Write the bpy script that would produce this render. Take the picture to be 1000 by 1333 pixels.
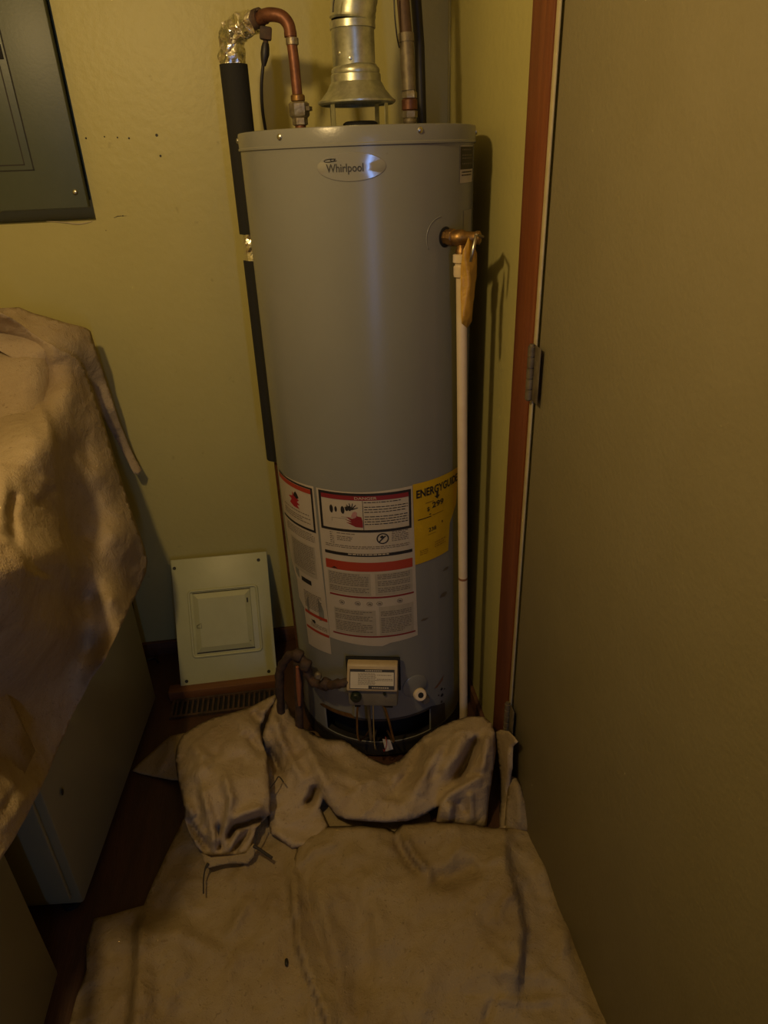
import bpy, bmesh, math, random
import numpy as np
from mathutils import Vector, Matrix, noise
from mathutils.geometry import delaunay_2d_cdt

for o in list(bpy.data.objects):
    bpy.data.objects.remove(o)
SC = bpy.context.scene
COL = SC.collection
R_ = random.Random(7)

# ------------------------------------------------------------------ camera
F, PITCH, ROLL, YAW, HC = 879.68, 0.482415, -0.038282, 0.120977, 1.4165
cyw, syw = math.cos(YAW), math.sin(YAW)
FW = Vector((syw*math.cos(PITCH), cyw*math.cos(PITCH), -math.sin(PITCH)))
RT0 = Vector((cyw, -syw, 0.0))
UP0 = RT0.cross(FW)
RT = RT0*math.cos(ROLL) + UP0*math.sin(ROLL)
UP = -RT0*math.sin(ROLL) + UP0*math.cos(ROLL)
CAMLOC = Vector((0, 0, HC))
cam_data = bpy.data.cameras.new('camera')
cam = bpy.data.objects.new('camera', cam_data)
COL.objects.link(cam)
cam.matrix_world = Matrix(((RT.x, UP.x, -FW.x, 0), (RT.y, UP.y, -FW.y, 0), (RT.z, UP.z, -FW.z, HC), (0, 0, 0, 1)))
cam_data.sensor_fit = 'VERTICAL'
cam_data.sensor_height = 36.0
cam_data.lens = F/1333.0*36.0
cam_data.clip_start = 0.02
SC.camera = cam

# ------------------------------------------------------------------ world, lamps, exposure
w = bpy.data.worlds.new('world')
SC.world = w
w.use_nodes = True
w.node_tree.nodes['Background'].inputs[0].default_value = (0.35, 0.42, 0.62, 1)
w.node_tree.nodes['Background'].inputs[1].default_value = 0.05
LAMP = (-0.42, 0.52, 1.86)
ld = bpy.data.lights.new('bulb_light', 'POINT')
ld.energy = 24.0
ld.color = (1.0, 0.69, 0.29)
ld.shadow_soft_size = 0.035
lo = bpy.data.objects.new('bulb_light', ld)
COL.objects.link(lo)
lo.location = LAMP
wd = bpy.data.lights.new('window_daylight', 'AREA')
wd.shape = 'RECTANGLE'
wd.size, wd.size_y = 0.07, 1.25
wd.energy = 4.5
wd.color = (0.22, 0.42, 1.0)
wo = bpy.data.objects.new('window_daylight', wd)
COL.objects.link(wo)
wo.location = (0.33, -1.58, 1.12)
wo.rotation_euler = (math.radians(90), 0, 0)
SC.view_settings.view_transform = 'Standard'
SC.view_settings.look = 'None'
SC.view_settings.exposure = 0.0
SC.view_settings.gamma = 1.0
SC.view_settings.use_curve_mapping = False

# ------------------------------------------------------------------ helpers
def ray(px, py):
    return RT*((px-500)/F) - UP*((py-666.5)/F) + FW
def at(px, py, ax, val):
    """the point of the plane x|y|z = val seen at a photo pixel"""
    r = ray(px, py)
    return CAMLOC + r*((val-CAMLOC[ax])/r[ax])

def srgb(r, g, b):
    f = lambda c: (c/255/12.92) if c/255 <= 0.04045 else ((c/255+0.055)/1.055)**2.4
    return (f(r), f(g), f(b))

MATS = {}
def mat(name, col, rough=0.6, metal=0.0, col2=None, scale=8.0, mix=0.5, bump=0.0, bscale=60.0, stretch=None, spec=0.5, coat=0.0, speck=None, detail=6.0):
    m = bpy.data.materials.new(name)
    m.use_nodes = True
    nt = m.node_tree
    b = nt.nodes['Principled BSDF']
    b.inputs['Roughness'].default_value = rough
    b.inputs['Metallic'].default_value = metal
    b.inputs['Specular IOR Level'].default_value = spec
    b.inputs['Coat Weight'].default_value = coat
    b.inputs['Base Color'].default_value = (*col, 1)
    tc = nt.nodes.new('ShaderNodeTexCoord')
    mp = nt.nodes.new('ShaderNodeMapping')
    nt.links.new(tc.outputs['Object'], mp.inputs[0])
    if stretch:
        mp.inputs['Scale'].default_value = stretch
    out = None
    if col2 is not None:
        n = nt.nodes.new('ShaderNodeTexNoise')
        n.inputs['Scale'].default_value = scale
        n.inputs['Detail'].default_value = detail
        n.inputs['Roughness'].default_value = 0.65
        nt.links.new(mp.outputs[0], n.inputs[0])
        rp = nt.nodes.new('ShaderNodeValToRGB')
        rp.color_ramp.elements[0].position = 0.5-mix/2
        rp.color_ramp.elements[1].position = 0.5+mix/2
        rp.color_ramp.elements[0].color = (*col2, 1)
        rp.color_ramp.elements[1].color = (*col, 1)
        nt.links.new(n.outputs[0], rp.inputs[0])
        out = rp.outputs[0]
    if speck:
        sc, thr, sc_col, sc_fac = speck
        n2 = nt.nodes.new('ShaderNodeTexNoise')
        n2.inputs['Scale'].default_value = sc
        n2.inputs['Detail'].default_value = 4
        nt.links.new(mp.outputs[0], n2.inputs[0])
        r2 = nt.nodes.new('ShaderNodeValToRGB')
        r2.color_ramp.elements[0].position = thr
        r2.color_ramp.elements[0].color = (0, 0, 0, 1)
        r2.color_ramp.elements[1].position = min(1, thr+0.1)
        r2.color_ramp.elements[1].color = (sc_fac, sc_fac, sc_fac, 1)
        nt.links.new(n2.outputs[0], r2.inputs[0])
        mx = nt.nodes.new('ShaderNodeMixRGB')
        nt.links.new(r2.outputs[0], mx.inputs[0])
        if out is None:
            mx.inputs[1].default_value = (*col, 1)
        else:
            nt.links.new(out, mx.inputs[1])
        mx.inputs[2].default_value = (*sc_col, 1)
        out = mx.outputs[0]
    if out is not None:
        nt.links.new(out, b.inputs['Base Color'])
    if bump:
        n3 = nt.nodes.new('ShaderNodeTexNoise')
        n3.inputs['Scale'].default_value = bscale
        n3.inputs['Detail'].default_value = 5
        nt.links.new(mp.outputs[0], n3.inputs[0])
        bp = nt.nodes.new('ShaderNodeBump')
        bp.inputs['Strength'].default_value = bump
        bp.inputs['Distance'].default_value = 0.004
        nt.links.new(n3.outputs[0], bp.inputs['Height'])
        nt.links.new(bp.outputs[0], b.inputs['Normal'])
    MATS[name] = m
    return m

WORG = {}
STUFF = {'print', 'print_small', 'hatch_gap', 'valve_print', 'valve_title', 'print_line', 'vent_slot', 'black_border', 'bar_lettering', 'text_panel', 'door_crease', 'hatch_hinge', 'valve_label', 'red_line', 'dark_red_line', 'round_mark', 'swirl', 'arrow', 'small_symbol', 'lettering'}
def org(o):
    return WORG.get(o.name, Vector((0, 0, 0)))
def obj(name, bm, m, parent=None, smooth=False, label=None):
    me = bpy.data.meshes.new(name)
    if smooth:
        for f in bm.faces:
            f.smooth = True
    O = org(parent) if parent is not None else None
    if O is None:
        if bm.verts:
            xs = [v.co for v in bm.verts]
            O = Vector((sum(v.x for v in xs)/len(xs), sum(v.y for v in xs)/len(xs), min(v.z for v in xs)))
        else:
            O = Vector((0, 0, 0))
    bmesh.ops.translate(bm, verts=bm.verts, vec=-O)
    bm.to_mesh(me)
    bm.free()
    me.materials.append(m)
    if smooth == 'auto':
        try:
            me.set_sharp_from_angle(angle=math.radians(40))
        except Exception:
            pass
    o = bpy.data.objects.new(name, me)
    COL.objects.link(o)
    if parent is not None:
        o.parent = parent
    else:
        o.location = O
    WORG[o.name] = O.copy()
    if name in STUFF:
        o['kind'] = 'stuff'
    if label:
        o['label'] = label
    return o
def tag(o, label, cat, group=None):
    o['label'] = label
    o['category'] = cat
    if group:
        o['group'] = group
    return o
def thing(name, loc, label, cat):
    o = bpy.data.objects.new(name, None)
    COL.objects.link(o)
    o.location = loc
    o.empty_display_size = 0.05
    WORG[o.name] = Vector(loc)
    return tag(o, label, cat)
def struct(o):
    o['kind'] = 'structure'
    return o

def box(bm, lo, hi, bev=0.0, M=None, seg=2):
    r = bmesh.ops.create_cube(bm, size=1.0)
    vs = r['verts']
    lo, hi = Vector(lo), Vector(hi)
    c, s = (lo+hi)/2, hi-lo
    for v in vs:
        v.co = Vector((v.co.x*s.x+c.x, v.co.y*s.y+c.y, v.co.z*s.z+c.z))
    if bev:
        es = list({e for v in vs for e in v.link_edges})
        rr = bmesh.ops.bevel(bm, geom=es, offset=bev, segments=seg, profile=0.5, affect='EDGES')
        vs = list({v for f in rr['faces'] for v in f.verts} | {v for v in vs if v.is_valid})
    if M is not None:
        bmesh.ops.transform(bm, matrix=M, verts=vs)
    return vs
def BM():
    return bmesh.new()
def bx(name, lo, hi, m, parent=None, bev=0.0, M=None, label=None):
    bm = BM()
    box(bm, lo, hi, bev, M)
    return obj(name, bm, m, parent, smooth='auto' if bev else False, label=label)

def tube(bm, pts, rad, n=14, caps=True):
    pts = [Vector(p) for p in pts]
    if not isinstance(rad, (list, tuple)):
        rad = [rad]*len(pts)
    rings = []
    prev = None
    for i, p in enumerate(pts):
        if i == 0:
            d = pts[1]-pts[0]
        elif i == len(pts)-1:
            d = pts[-1]-pts[-2]
        else:
            d = (pts[i+1]-p).normalized() + (p-pts[i-1]).normalized()
        d.normalize()
        if prev is None:
            a = Vector((0, 0, 1)) if abs(d.z) < 0.9 else Vector((1, 0, 0))
            u = d.cross(a).normalized()
        else:
            u = (prev - d*prev.dot(d)).normalized()
        prev = u
        v = d.cross(u)
        rings.append([bm.verts.new(p+(u*math.cos(2*math.pi*k/n)+v*math.sin(2*math.pi*k/n))*rad[i]) for k in range(n)])
    for a, b in zip(rings, rings[1:]):
        for k in range(n):
            bm.faces.new((a[k], a[(k+1) % n], b[(k+1) % n], b[k]))
    if caps:
        bm.faces.new(rings[0][::-1])
        bm.faces.new(rings[-1])
    return rings
def smooth_path(pts, k=6):
    pts = [Vector(p) for p in pts]
    out = []
    P = [pts[0]]+pts+[pts[-1]]
    for i in range(1, len(P)-2):
        for j in range(k):
            t = j/k
            a, b, c, d = P[i-1], P[i], P[i+1], P[i+2]
            out.append(0.5*((2*b)+(c-a)*t+(2*a-5*b+4*c-d)*t*t+(3*b-a-3*c+d)*t**3))
    out.append(pts[-1])
    return out
def lathe(bm, prof, c, n=48, axis=None, close=True):
    """prof = [(r, h)], turned about an axis through c"""
    c = Vector(c)
    if axis is None:
        X, Y, Z = Vector((1, 0, 0)), Vector((0, 1, 0)), Vector((0, 0, 1))
    else:
        Z = Vector(axis).normalized()
        a = Vector((0, 0, 1)) if abs(Z.z) < 0.9 else Vector((1, 0, 0))
        X = a.cross(Z).normalized()
        Y = Z.cross(X)
    rings = []
    for r, h in prof:
        if r < 1e-6:
            rings.append([bm.verts.new(c+Z*h)])
        else:
            rings.append([bm.verts.new(c+Z*h+(X*math.cos(2*math.pi*k/n)+Y*math.sin(2*math.pi*k/n))*r) for k in range(n)])
    for a, b in zip(rings, rings[1:]):
        for k in range(n):
            k2 = (k+1) % n
            if len(a) == 1 and len(b) == 1:
                continue
            if len(a) == 1:
                bm.faces.new((a[0], b[k2], b[k]))
            elif len(b) == 1:
                bm.faces.new((a[k], a[k2], b[0]))
            else:
                bm.faces.new((a[k], a[k2], b[k2], b[k]))
    return rings
def lt(name, prof, c, m, parent=None, n=40, axis=None, label=None):
    bm = BM()
    lathe(bm, prof, c, n, axis)
    bmesh.ops.recalc_face_normals(bm, faces=bm.faces)
    return obj(name, bm, m, parent, smooth='auto', label=label)
def tb(name, pts, rad, m, parent=None, n=14, label=None):
    bm = BM()
    tube(bm, pts, rad, n)
    return obj(name, bm, m, parent, smooth='auto', label=label)

# ------------------------------------------------------------------ materials
wall_m = mat('wall_paint', (0.50, 0.455, 0.185), 0.42, col2=(0.445, 0.40, 0.155), scale=3.5, mix=0.6, bump=0.25, bscale=55, spec=0.35, speck=(42, 0.70, (0.2, 0.15, 0.05), 0.35))
door_m = mat('door_paint', (0.235, 0.203, 0.12), 0.5, col2=(0.21, 0.18, 0.10), scale=9, mix=0.6, bump=0.2, bscale=120, spec=0.3)
wood_m = mat('casing_wood', (0.24, 0.075, 0.022), 0.45, col2=(0.12, 0.032, 0.010), scale=9, mix=0.5, stretch=(6, 6, 0.35), bump=0.15, bscale=40)
bwood_m = mat('baseboard_wood', (0.14, 0.06, 0.025), 0.6, col2=(0.07, 0.03, 0.012), scale=10, stretch=(0.5, 6, 6), bump=0.2)
floor_m = mat('floor_wood', (0.085, 0.036, 0.018), 0.5, col2=(0.038, 0.018, 0.010), scale=6, stretch=(5, 0.6, 1), bump=0.2)
ceil_m = mat('ceiling_paint', (0.5, 0.45, 0.3), 0.8)
cream_m = mat('cream_paint', (0.55, 0.48, 0.3), 0.5, col2=(0.4, 0.33, 0.18), scale=30)
grey_m = mat('tank_enamel', (0.232, 0.234, 0.212), 0.27, col2=(0.202, 0.203, 0.182), scale=3, mix=0.7, bump=0.05, bscale=200, spec=0.5, speck=(60, 0.72, (0.13, 0.1, 0.06), 0.4))
seam_m = mat('dark_seam', (0.03, 0.025, 0.02), 0.7)
black_m = mat('black_inside', (0.006, 0.006, 0.007), 0.8)
foam_m = mat('black_foam', (0.012, 0.012, 0.012), 0.85, bump=0.2, bscale=150)
rubber_m = mat('black_rubber', (0.012, 0.010, 0.010), 0.5)
foil_m = mat('foil', (0.92, 0.9, 0.84), 0.22, 1.0, bump=0.5, bscale=90)
copper_m = mat('copper', (0.26, 0.105, 0.055), 0.48, 0.55, col2=(0.085, 0.035, 0.022), scale=28, mix=0.45, bump=0.2, bscale=70)
brass_m = mat('brass', (0.36, 0.215, 0.075), 0.42, 0.8, col2=(0.17, 0.09, 0.035), scale=40, mix=0.4, bump=0.3, bscale=80)
solder_m = mat('solder', (0.42, 0.38, 0.28), 0.45, 0.7, col2=(0.2, 0.15, 0.09), scale=60, mix=0.4, bump=0.3, bscale=100)
galv_m = mat('galvanised_steel', (0.66, 0.67, 0.55), 0.36, 0.85, col2=(0.42, 0.43, 0.33), scale=38, mix=0.3, bump=0.12, bscale=45, detail=3)
galv2_m = mat('old_galvanised', (0.26, 0.22, 0.14), 0.55, 0.5, col2=(0.10, 0.075, 0.05), scale=30, mix=0.5, bump=0.3)
steelb_m = mat('electrical_panel_enamel', (0.088, 0.102, 0.064), 0.42, col2=(0.072, 0.086, 0.052), scale=12, mix=0.6, bump=0.05, bscale=150)
cover_m = mat('panel_cover_enamel', (0.47, 0.48, 0.27), 0.42, col2=(0.40, 0.40, 0.22), scale=10, mix=0.6, bump=0.05, bscale=100)
screw_m = mat('screw_steel', (0.6, 0.58, 0.5), 0.3, 1.0)
dscrew_m = mat('dark_screw', (0.03, 0.028, 0.02), 0.5, 0.5)
pvc_m = mat('cream_plastic', (0.74, 0.62, 0.44), 0.4, col2=(0.62, 0.49, 0.33), scale=14, mix=0.5, spec=0.5)
label_m = mat('label_paper', (0.50, 0.44, 0.36), 0.5, col2=(0.43, 0.37, 0.28), scale=18, mix=0.6)
label2_m = mat('label_grey', (0.40, 0.355, 0.28), 0.5, col2=(0.33, 0.29, 0.22), scale=60, mix=0.5)
ink_m = mat('black_ink', (0.02, 0.018, 0.018), 0.5)
tink_m = mat('grey_ink', (0.15, 0.125, 0.10), 0.6)
red_m = mat('red_ink', (0.36, 0.045, 0.022), 0.5)
dred_m = mat('dark_red_ink', (0.22, 0.02, 0.025), 0.5)
yel_m = mat('yellow_paper', (0.62, 0.40, 0.012), 0.5, col2=(0.5, 0.31, 0.008), scale=14)
tagy_m = mat('yellow_tag', (0.55, 0.33, 0.05), 0.4, col2=(0.42, 0.22, 0.03), scale=50, bump=0.3, bscale=120)
logo_m = mat('badge_silver', (0.30, 0.30, 0.29), 0.13, 0.25, spec=1.0)
ring_m = mat('base_ring', (0.055, 0.05, 0.045), 0.5, 0.3, col2=(0.03, 0.025, 0.02), scale=30)
valve_m = mat('valve_cream', (0.46, 0.36, 0.22), 0.45, col2=(0.36, 0.27, 0.15), scale=25)
valveg_m = mat('valve_grey', (0.22, 0.2, 0.15), 0.5, col2=(0.16, 0.14, 0.1), scale=30)
knob_m = mat('knob_green', (0.012, 0.02, 0.012), 0.4)
rust_m = mat('rusty_iron', (0.10, 0.055, 0.035), 0.75, 0.2, col2=(0.035, 0.028, 0.024), scale=45, mix=0.4, bump=0.7, bscale=60)
white_m = mat('appliance_enamel', (0.26, 0.235, 0.13), 0.4, col2=(0.22, 0.2, 0.11), scale=6, mix=0.7, spec=0.4)
porc_m = mat('porcelain', (0.7, 0.68, 0.62), 0.3)
string_m = mat('dark_string', (0.035, 0.028, 0.02), 0.8)
def cloth_mat(name, c1, c2, stain):
    m = mat(name, c1, 0.92, col2=c2, scale=8, mix=0.7, bump=0.0, spec=0.08, speck=(60, 0.68, stain, 0.4), detail=9)
    nt = m.node_tree
    b = nt.nodes['Principled BSDF']
    tc = nt.nodes.new('ShaderNodeTexCoord')
    src = b.inputs['Base Color'].links[0].from_socket
    # large soaked-in patches and fine grime
    for sc, lo_, hi_, colr, fac in ((3.6, 0.48, 0.70, stain, 0.42), (16, 0.52, 0.74, stain, 0.28), (150, 0.62, 0.70, (stain[0]*.5, stain[1]*.5, stain[2]*.5), 0.35)):
        n = nt.nodes.new('ShaderNodeTexNoise'); n.inputs['Scale'].default_value = sc; n.inputs['Detail'].default_value = 6
        n.inputs['Distortion'].default_value = 0.6
        nt.links.new(tc.outputs['Object'], n.inputs[0])
        r_ = nt.nodes.new('ShaderNodeMapRange')
        r_.inputs[1].default_value = lo_; r_.inputs[2].default_value = hi_; r_.inputs[3].default_value = 0; r_.inputs[4].default_value = fac
        nt.links.new(n.outputs[0], r_.inputs[0])
        mx = nt.nodes.new('ShaderNodeMixRGB')
        nt.links.new(r_.outputs[0], mx.inputs[0]); nt.links.new(src, mx.inputs[1]); mx.inputs[2].default_value = (*colr, 1)
        src = mx.outputs[0]
    nt.links.new(src, b.inputs['Base Color'])
    n = nt.nodes.new('ShaderNodeTexNoise'); n.inputs['Scale'].default_value = 24; n.inputs['Detail'].default_value = 8
    n.inputs['Roughness'].default_value = 0.62; n.inputs['Distortion'].default_value = 0.8
    nt.links.new(tc.outputs['Object'], n.inputs[0])
    b1 = nt.nodes.new('ShaderNodeBump'); b1.inputs['Strength'].default_value = 0.5; b1.inputs['Distance'].default_value = 0.012
    nt.links.new(n.outputs[0], b1.inputs['Height'])
    n2 = nt.nodes.new('ShaderNodeTexNoise'); n2.inputs['Scale'].default_value = 330; n2.inputs['Detail'].default_value = 2
    nt.links.new(tc.outputs['Object'], n2.inputs[0])
    b2 = nt.nodes.new('ShaderNodeBump'); b2.inputs['Strength'].default_value = 0.4; b2.inputs['Distance'].default_value = 0.003
    nt.links.new(n2.outputs[0], b2.inputs['Height'])
    nt.links.new(b1.outputs[0], b2.inputs['Normal'])
    nt.links.new(b2.outputs[0], b.inputs['Normal'])
    return m
cloth_m = cloth_mat('canvas', (0.37, 0.29, 0.165), (0.29, 0.22, 0.12), (0.16, 0.10, 0.045))
cloth2_m = cloth_mat('canvas_light', (0.47, 0.375, 0.25), (0.38, 0.295, 0.19), (0.22, 0.145, 0.07))

# ------------------------------------------------------------------ room
YB, XR, XL, YR, ZC = 1.847, 0.42, -1.35, -1.7, 2.35
struct(bx('floor', (XL-0.1, YR-0.1, -0.08), (XR+0.7, YB+0.1, 0), floor_m))
# back wall with the hole behind the electrical panel
EPX, EPZ = -0.452, 1.337
wb = BM()
hx0, hx1, hz0, hz1 = -0.86, EPX+0.006, EPZ-0.030, 2.0
for lo_, hi_ in [((XL-0.1, YB, 0), (hx0, YB+0.1, ZC)), ((hx1, YB, 0), (XR+0.1, YB+0.1, ZC)), ((hx0, YB, 0), (hx1, YB+0.1, hz0)), ((hx0, YB, hz1), (hx1, YB+0.1, ZC)), ((hx0, YB+0.08, hz0), (hx1, YB+0.1, hz1))]:
    box(wb, lo_, hi_)
wall_back = struct(obj('wall_back', wb, wall_m))
DY0, DY1, DZ = 0.205, 1.140, 2.04
wr = BM()
box(wr, (XR, DY1, 0), (XR+0.1, YB+0.05, ZC))
box(wr, (XR, YR, 0), (XR+0.1, DY0, ZC))
box(wr, (XR, DY0, DZ), (XR+0.1, DY1, ZC))
wall_right = struct(obj('wall_right', wr, wall_m))
struct(bx('wall_left', (XL-0.1, YR, 0), (XL, YB, ZC), wall_m))
wf = BM()
WX0, WX1, WZ0, WZ1 = 0.285, 0.375, 0.45, 1.80
box(wf, (XL-0.1, YR, 0), (WX0, YR+0.1, ZC)); box(wf, (WX1, YR, 0), (XR+0.1, YR+0.1, ZC))
box(wf, (WX0, YR, 0), (WX1, YR+0.1, WZ0)); box(wf, (WX0, YR, WZ1), (WX1, YR+0.1, ZC))
struct(obj('wall_front', wf, wall_m))
struct(bx('ceiling', (XL-0.1, YR-0.1, ZC), (XR+0.7, YB+0.1, ZC+0.08), ceil_m))
# corner bead of caulk, baseboards
struct(tb('trim_1', [(XR-0.001, YB-0.001, 0.06), (XR-0.001, YB-0.001, ZC)], 0.0035, wall_m, n=8))
struct(bx('baseboard_back', (XL, YB-0.014, 0), (XR, YB, 0.05), bwood_m, bev=0.003))
struct(bx('baseboard_right', (XR-0.012, 1.248, 0), (XR, YB-0.014, 0.05), bwood_m, bev=0.003))

# nail holes and small scars in the back wall
for px, py, r in [(112, 180, .0022), (136, 178, .0016), (153, 179, .0018), (168, 180, .0022), (204, 176, .0032), (209, 203, .0026), (160, 281, .0014), (28+110, 300, .001)]:
    p = at(px, py, 1, YB)
    lt('nail_hole', [(0, 0.0005), (r, 0.0005), (r*1.1, -0.0005)], (p.x, YB, p.z), dscrew_m, wall_back, n=10, axis=(0, -1, 0))
bm = BM()
tube(bm, [at(148, 284, 1, YB-0.0003), at(153, 281.5, 1, YB-0.0003), at(158, 281, 1, YB-0.0003), at(165, 281, 1, YB-0.0003)], [0.0002, 0.0008, 0.0006, 0.0002], 6)
obj('scratch', bm, dscrew_m, wall_back)

# ------------------------------------------------------------------ door, casing, hinges
# casing boards: brown wood standing proud of the wall
cas = struct(bx('trim_2', (XR-0.007, 1.148, 0), (XR+0.001, 1.247, DZ+0.11), wood_m, bev=0.003))
struct(bx('trim_3', (XR-0.020, DY0-0.09, 0), (XR+0.001, DY0-0.005, DZ+0.11), wood_m, bev=0.003))
struct(bx('trim_4', (XR-0.020, DY0-0.005, DZ+0.005), (XR+0.001, 1.112, DZ+0.11), wood_m, bev=0.003))
jm = struct(bx('trim_5', (XR-0.0065, 1.126, 0), (XR-0.0035, 1.139, DZ), cream_m, bev=0.0006))
door = thing('door', (0.445, 1.15, 0), 'flat olive painted door hung beside the brown wood casing', 'door')
del door['category']; del door['label']
door['kind'] = 'structure'
door.name = 'door_1'
WORG['door_1'] = Vector((0.445, 1.15, 0))
dirv = Vector((0.040, -0.999, 0)).normalized()
nrm = Vector((-dirv.y, dirv.x, 0))            # points away from the room (+x)
def dframe(u, n, z):
    p = Vector((0.4190, 1.124, 0))+dirv*u+nrm*n
    return Vector((p.x, p.y, z))
def dbox(name, u0, u1, n0, n1, z0, z1, m, parent, bev=0.0):
    M = Matrix.Translation((0.4190, 1.124, 0)) @ Matrix(((dirv.x, nrm.x, 0, 0), (dirv.y, nrm.y, 0, 0), (0, 0, 1, 0), (0, 0, 0, 1)))
    return bx(name, (u0, n0, z0), (u1, n1, z1), m, parent, bev, M)
dbox('door_slab', 0.0, 0.91, 0.0, 0.035, 0.008, 2.03, door_m, door, 0.002)
kn = lt('door_knob', [(0.028, 0), (0.028, 0.006), (0.011, 0.012), (0.011, 0.035), (0.024, 0.045), (0.027, 0.058), (0.018, 0.068), (0, 0.07)], dframe(0.85, 0, 0.95), brass_m, door, n=24, axis=-nrm)
ph = [at(691, 447, 0, 0.4055), at(687, 521, 0, 0.4055)]
for zt, zb in [(ph[0].z, ph[1].z), (1.89, 1.79), (0.30, 0.205)]:
    hp = Vector((0.4065, 1.126, 0))
    h = lt('hinge', [(0, zb), (0.0045, zb), (0.0052, zb+0.003), (0.0052, zt-0.003), (0.0045, zt), (0, zt)], (hp.x, hp.y, 0), galv2_m, door, n=14)
    L = (zt-zb)
    for k in range(5):
        z0 = zb+0.002+k*(L-0.004)/5
        lt('knuckle', [(0.0040, z0), (0.0068, z0+0.0008), (0.0068, z0+(L-0.004)/5-0.0022), (0.0040, z0+(L-0.004)/5-0.0014)], (hp.x, hp.y, 0), galv2_m, h, n=14)
    bx('hinge_leaf', (0.4105, 1.094, zb+0.001), (0.4120, 1.124, zt-0.001), galv2_m, h, 0.0008, M=None)

# ------------------------------------------------------------------ water heater
CX, CY, RR = 0.15998, 1.5184, 0.23
HTOP, ZLID = 1.4666, 1.4389
heater = thing('water_heater', (CX, CY, 0), 'tall grey cylindrical gas water heater with warning labels standing in the corner', 'water heater')
def cyl(s, z, d=0.0):
    th = s/RR
    return Vector((CX+(RR+d)*math.sin(th), CY-(RR+d)*math.cos(th), z))
# jacket with the burner opening cut out near the bottom
bm = BM()
NS = 180
per = 2*math.pi*RR
svals = [-per/2+per*k/NS for k in range(NS)]
zv = [0.04+0.007*k for k in range(15)]+[0.16, 0.3, 0.6, 0.9, 1.2, 1.40, 1.43, 1.436, ZLID]
def op_bot(s):
    return 0.052
def op_top(s):
    t = (s+0.045)/0.150
    return 0.130-0.012*t*t
grid = [[bm.verts.new(cyl(s, z)) for z in zv] for s in svals]
for i in range(NS):
    j = (i+1) % NS
    sm = svals[i]+per/NS/2
    for k in range(len(zv)-1):
        zm = (zv[k]+zv[k+1])/2
        if -0.195 < sm < 0.105 and 0.052 < zm < 0.128:
            continue
        bm.faces.new((grid[i][k], grid[j][k], grid[j][k+1], grid[i][k+1]))
jacket = obj('jacket', bm, grey_m, heater, smooth=True)
sd = jacket.modifiers.new('thick', 'SOLIDIFY'); sd.thickness = 0.0025; sd.offset = -1
lt('combustion_chamber', [(0, 0.02), (0.185, 0.02), (0.185, 0.25), (0, 0.25)], (CX, CY, 0), black_m, heater, n=48)
lt('base_ring', [(0.20, 0.004), (0.226, 0.004), (0.234, 0.010), (0.2345, 0.030), (0.232, 0.040), (0.2335, 0.044), (0.232, 0.050), (0.224, 0.050), (0.205, 0.045)], (CX, CY, 0), ring_m, heater, n=96)
lid = lt('lid', [(0.2315, ZLID-0.003), (0.2335, ZLID-0.002), (0.2335, ZLID+0.001), (0.2322, ZLID+0.0025), (0.2322, HTOP-0.004), (0.2312, HTOP-0.001), (0.2285, HTOP), (0.12, HTOP+0.0015), (0, HTOP+0.002)], (CX, CY, 0), grey_m, heater, n=120)
for s, z in [(-0.1651, 1.4545), (0.0865, 1.4565), (0.30, 1.455), (-0.36, 1.455)]:
    n = (cyl(s, z, 1)-cyl(s, z)).normalized()
    lt('screw', [(0.0052, 0.0), (0.0052, 0.0018), (0.0032, 0.0036), (0, 0.004)], cyl(s, z, 0.002), screw_m, heater, n=10, axis=n)

def patch(name, poly, m, parent, d=0.0006, step=0.008):
    """a flat print: polygon in (s, z) laid on the jacket"""
    pts, n = [], len(poly)
    for i in range(n):
        a, b = poly[i], poly[(i+1) % n]
        L = math.hypot(b[0]-a[0], b[1]-a[1])
        k = max(1, int(abs(b[0]-a[0])/step)+1)
        for j in range(k):
            pts.append(Vector((a[0]+(b[0]-a[0])*j/k, a[1]+(b[1]-a[1])*j/k)))
    edges = [(i, (i+1) % len(pts)) for i in range(len(pts))]
    s0, s1 = min(p.x for p in pts), max(p.x for p in pts)
    k = int((s1-s0)/step)
    zs = [p.y for p in pts]
    bnd = len(pts)
    zc0, zc1 = min(zs), max(zs)
    extra = []
    if k > 1:
        for i in range(1, k):
            for q in range(1, 5):
                extra.append(Vector((s0+(s1-s0)*i/k, zc0+(zc1-zc0)*q/5)))
    vs, es, fs, *_ = delaunay_2d_cdt(pts+extra, edges, [list(range(bnd))], 1, 1e-6)
    bm = BM()
    V = [bm.verts.new(cyl(v.x, v.y, d)) for v in vs]
    for f in fs:
        try:
            bm.faces.new([V[i] for i in f])
        except ValueError:
            pass
    bmesh.ops.recalc_face_normals(bm, faces=bm.faces)
    return obj(name, bm, m, parent, smooth=True)
def rect(s0, z0, s1, z1):
    return [(s0, z0), (s1, z0), (s1, z1), (s0, z1)]
def rects(name, rs, m, parent, d=0.001):
    bm = BM()
    for (s0, z0, s1, z1) in rs:
        k = max(1, int((s1-s0)/0.01)+1)
        a = [bm.verts.new(cyl(s0+(s1-s0)*i/k, z0, d)) for i in range(k+1)]
        b = [bm.verts.new(cyl(s0+(s1-s0)*i/k, z1, d)) for i in range(k+1)]
        for i in range(k):
            bm.faces.new((a[i], a[i+1], b[i+1], b[i]))
    return obj(name, bm, m, parent)
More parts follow.
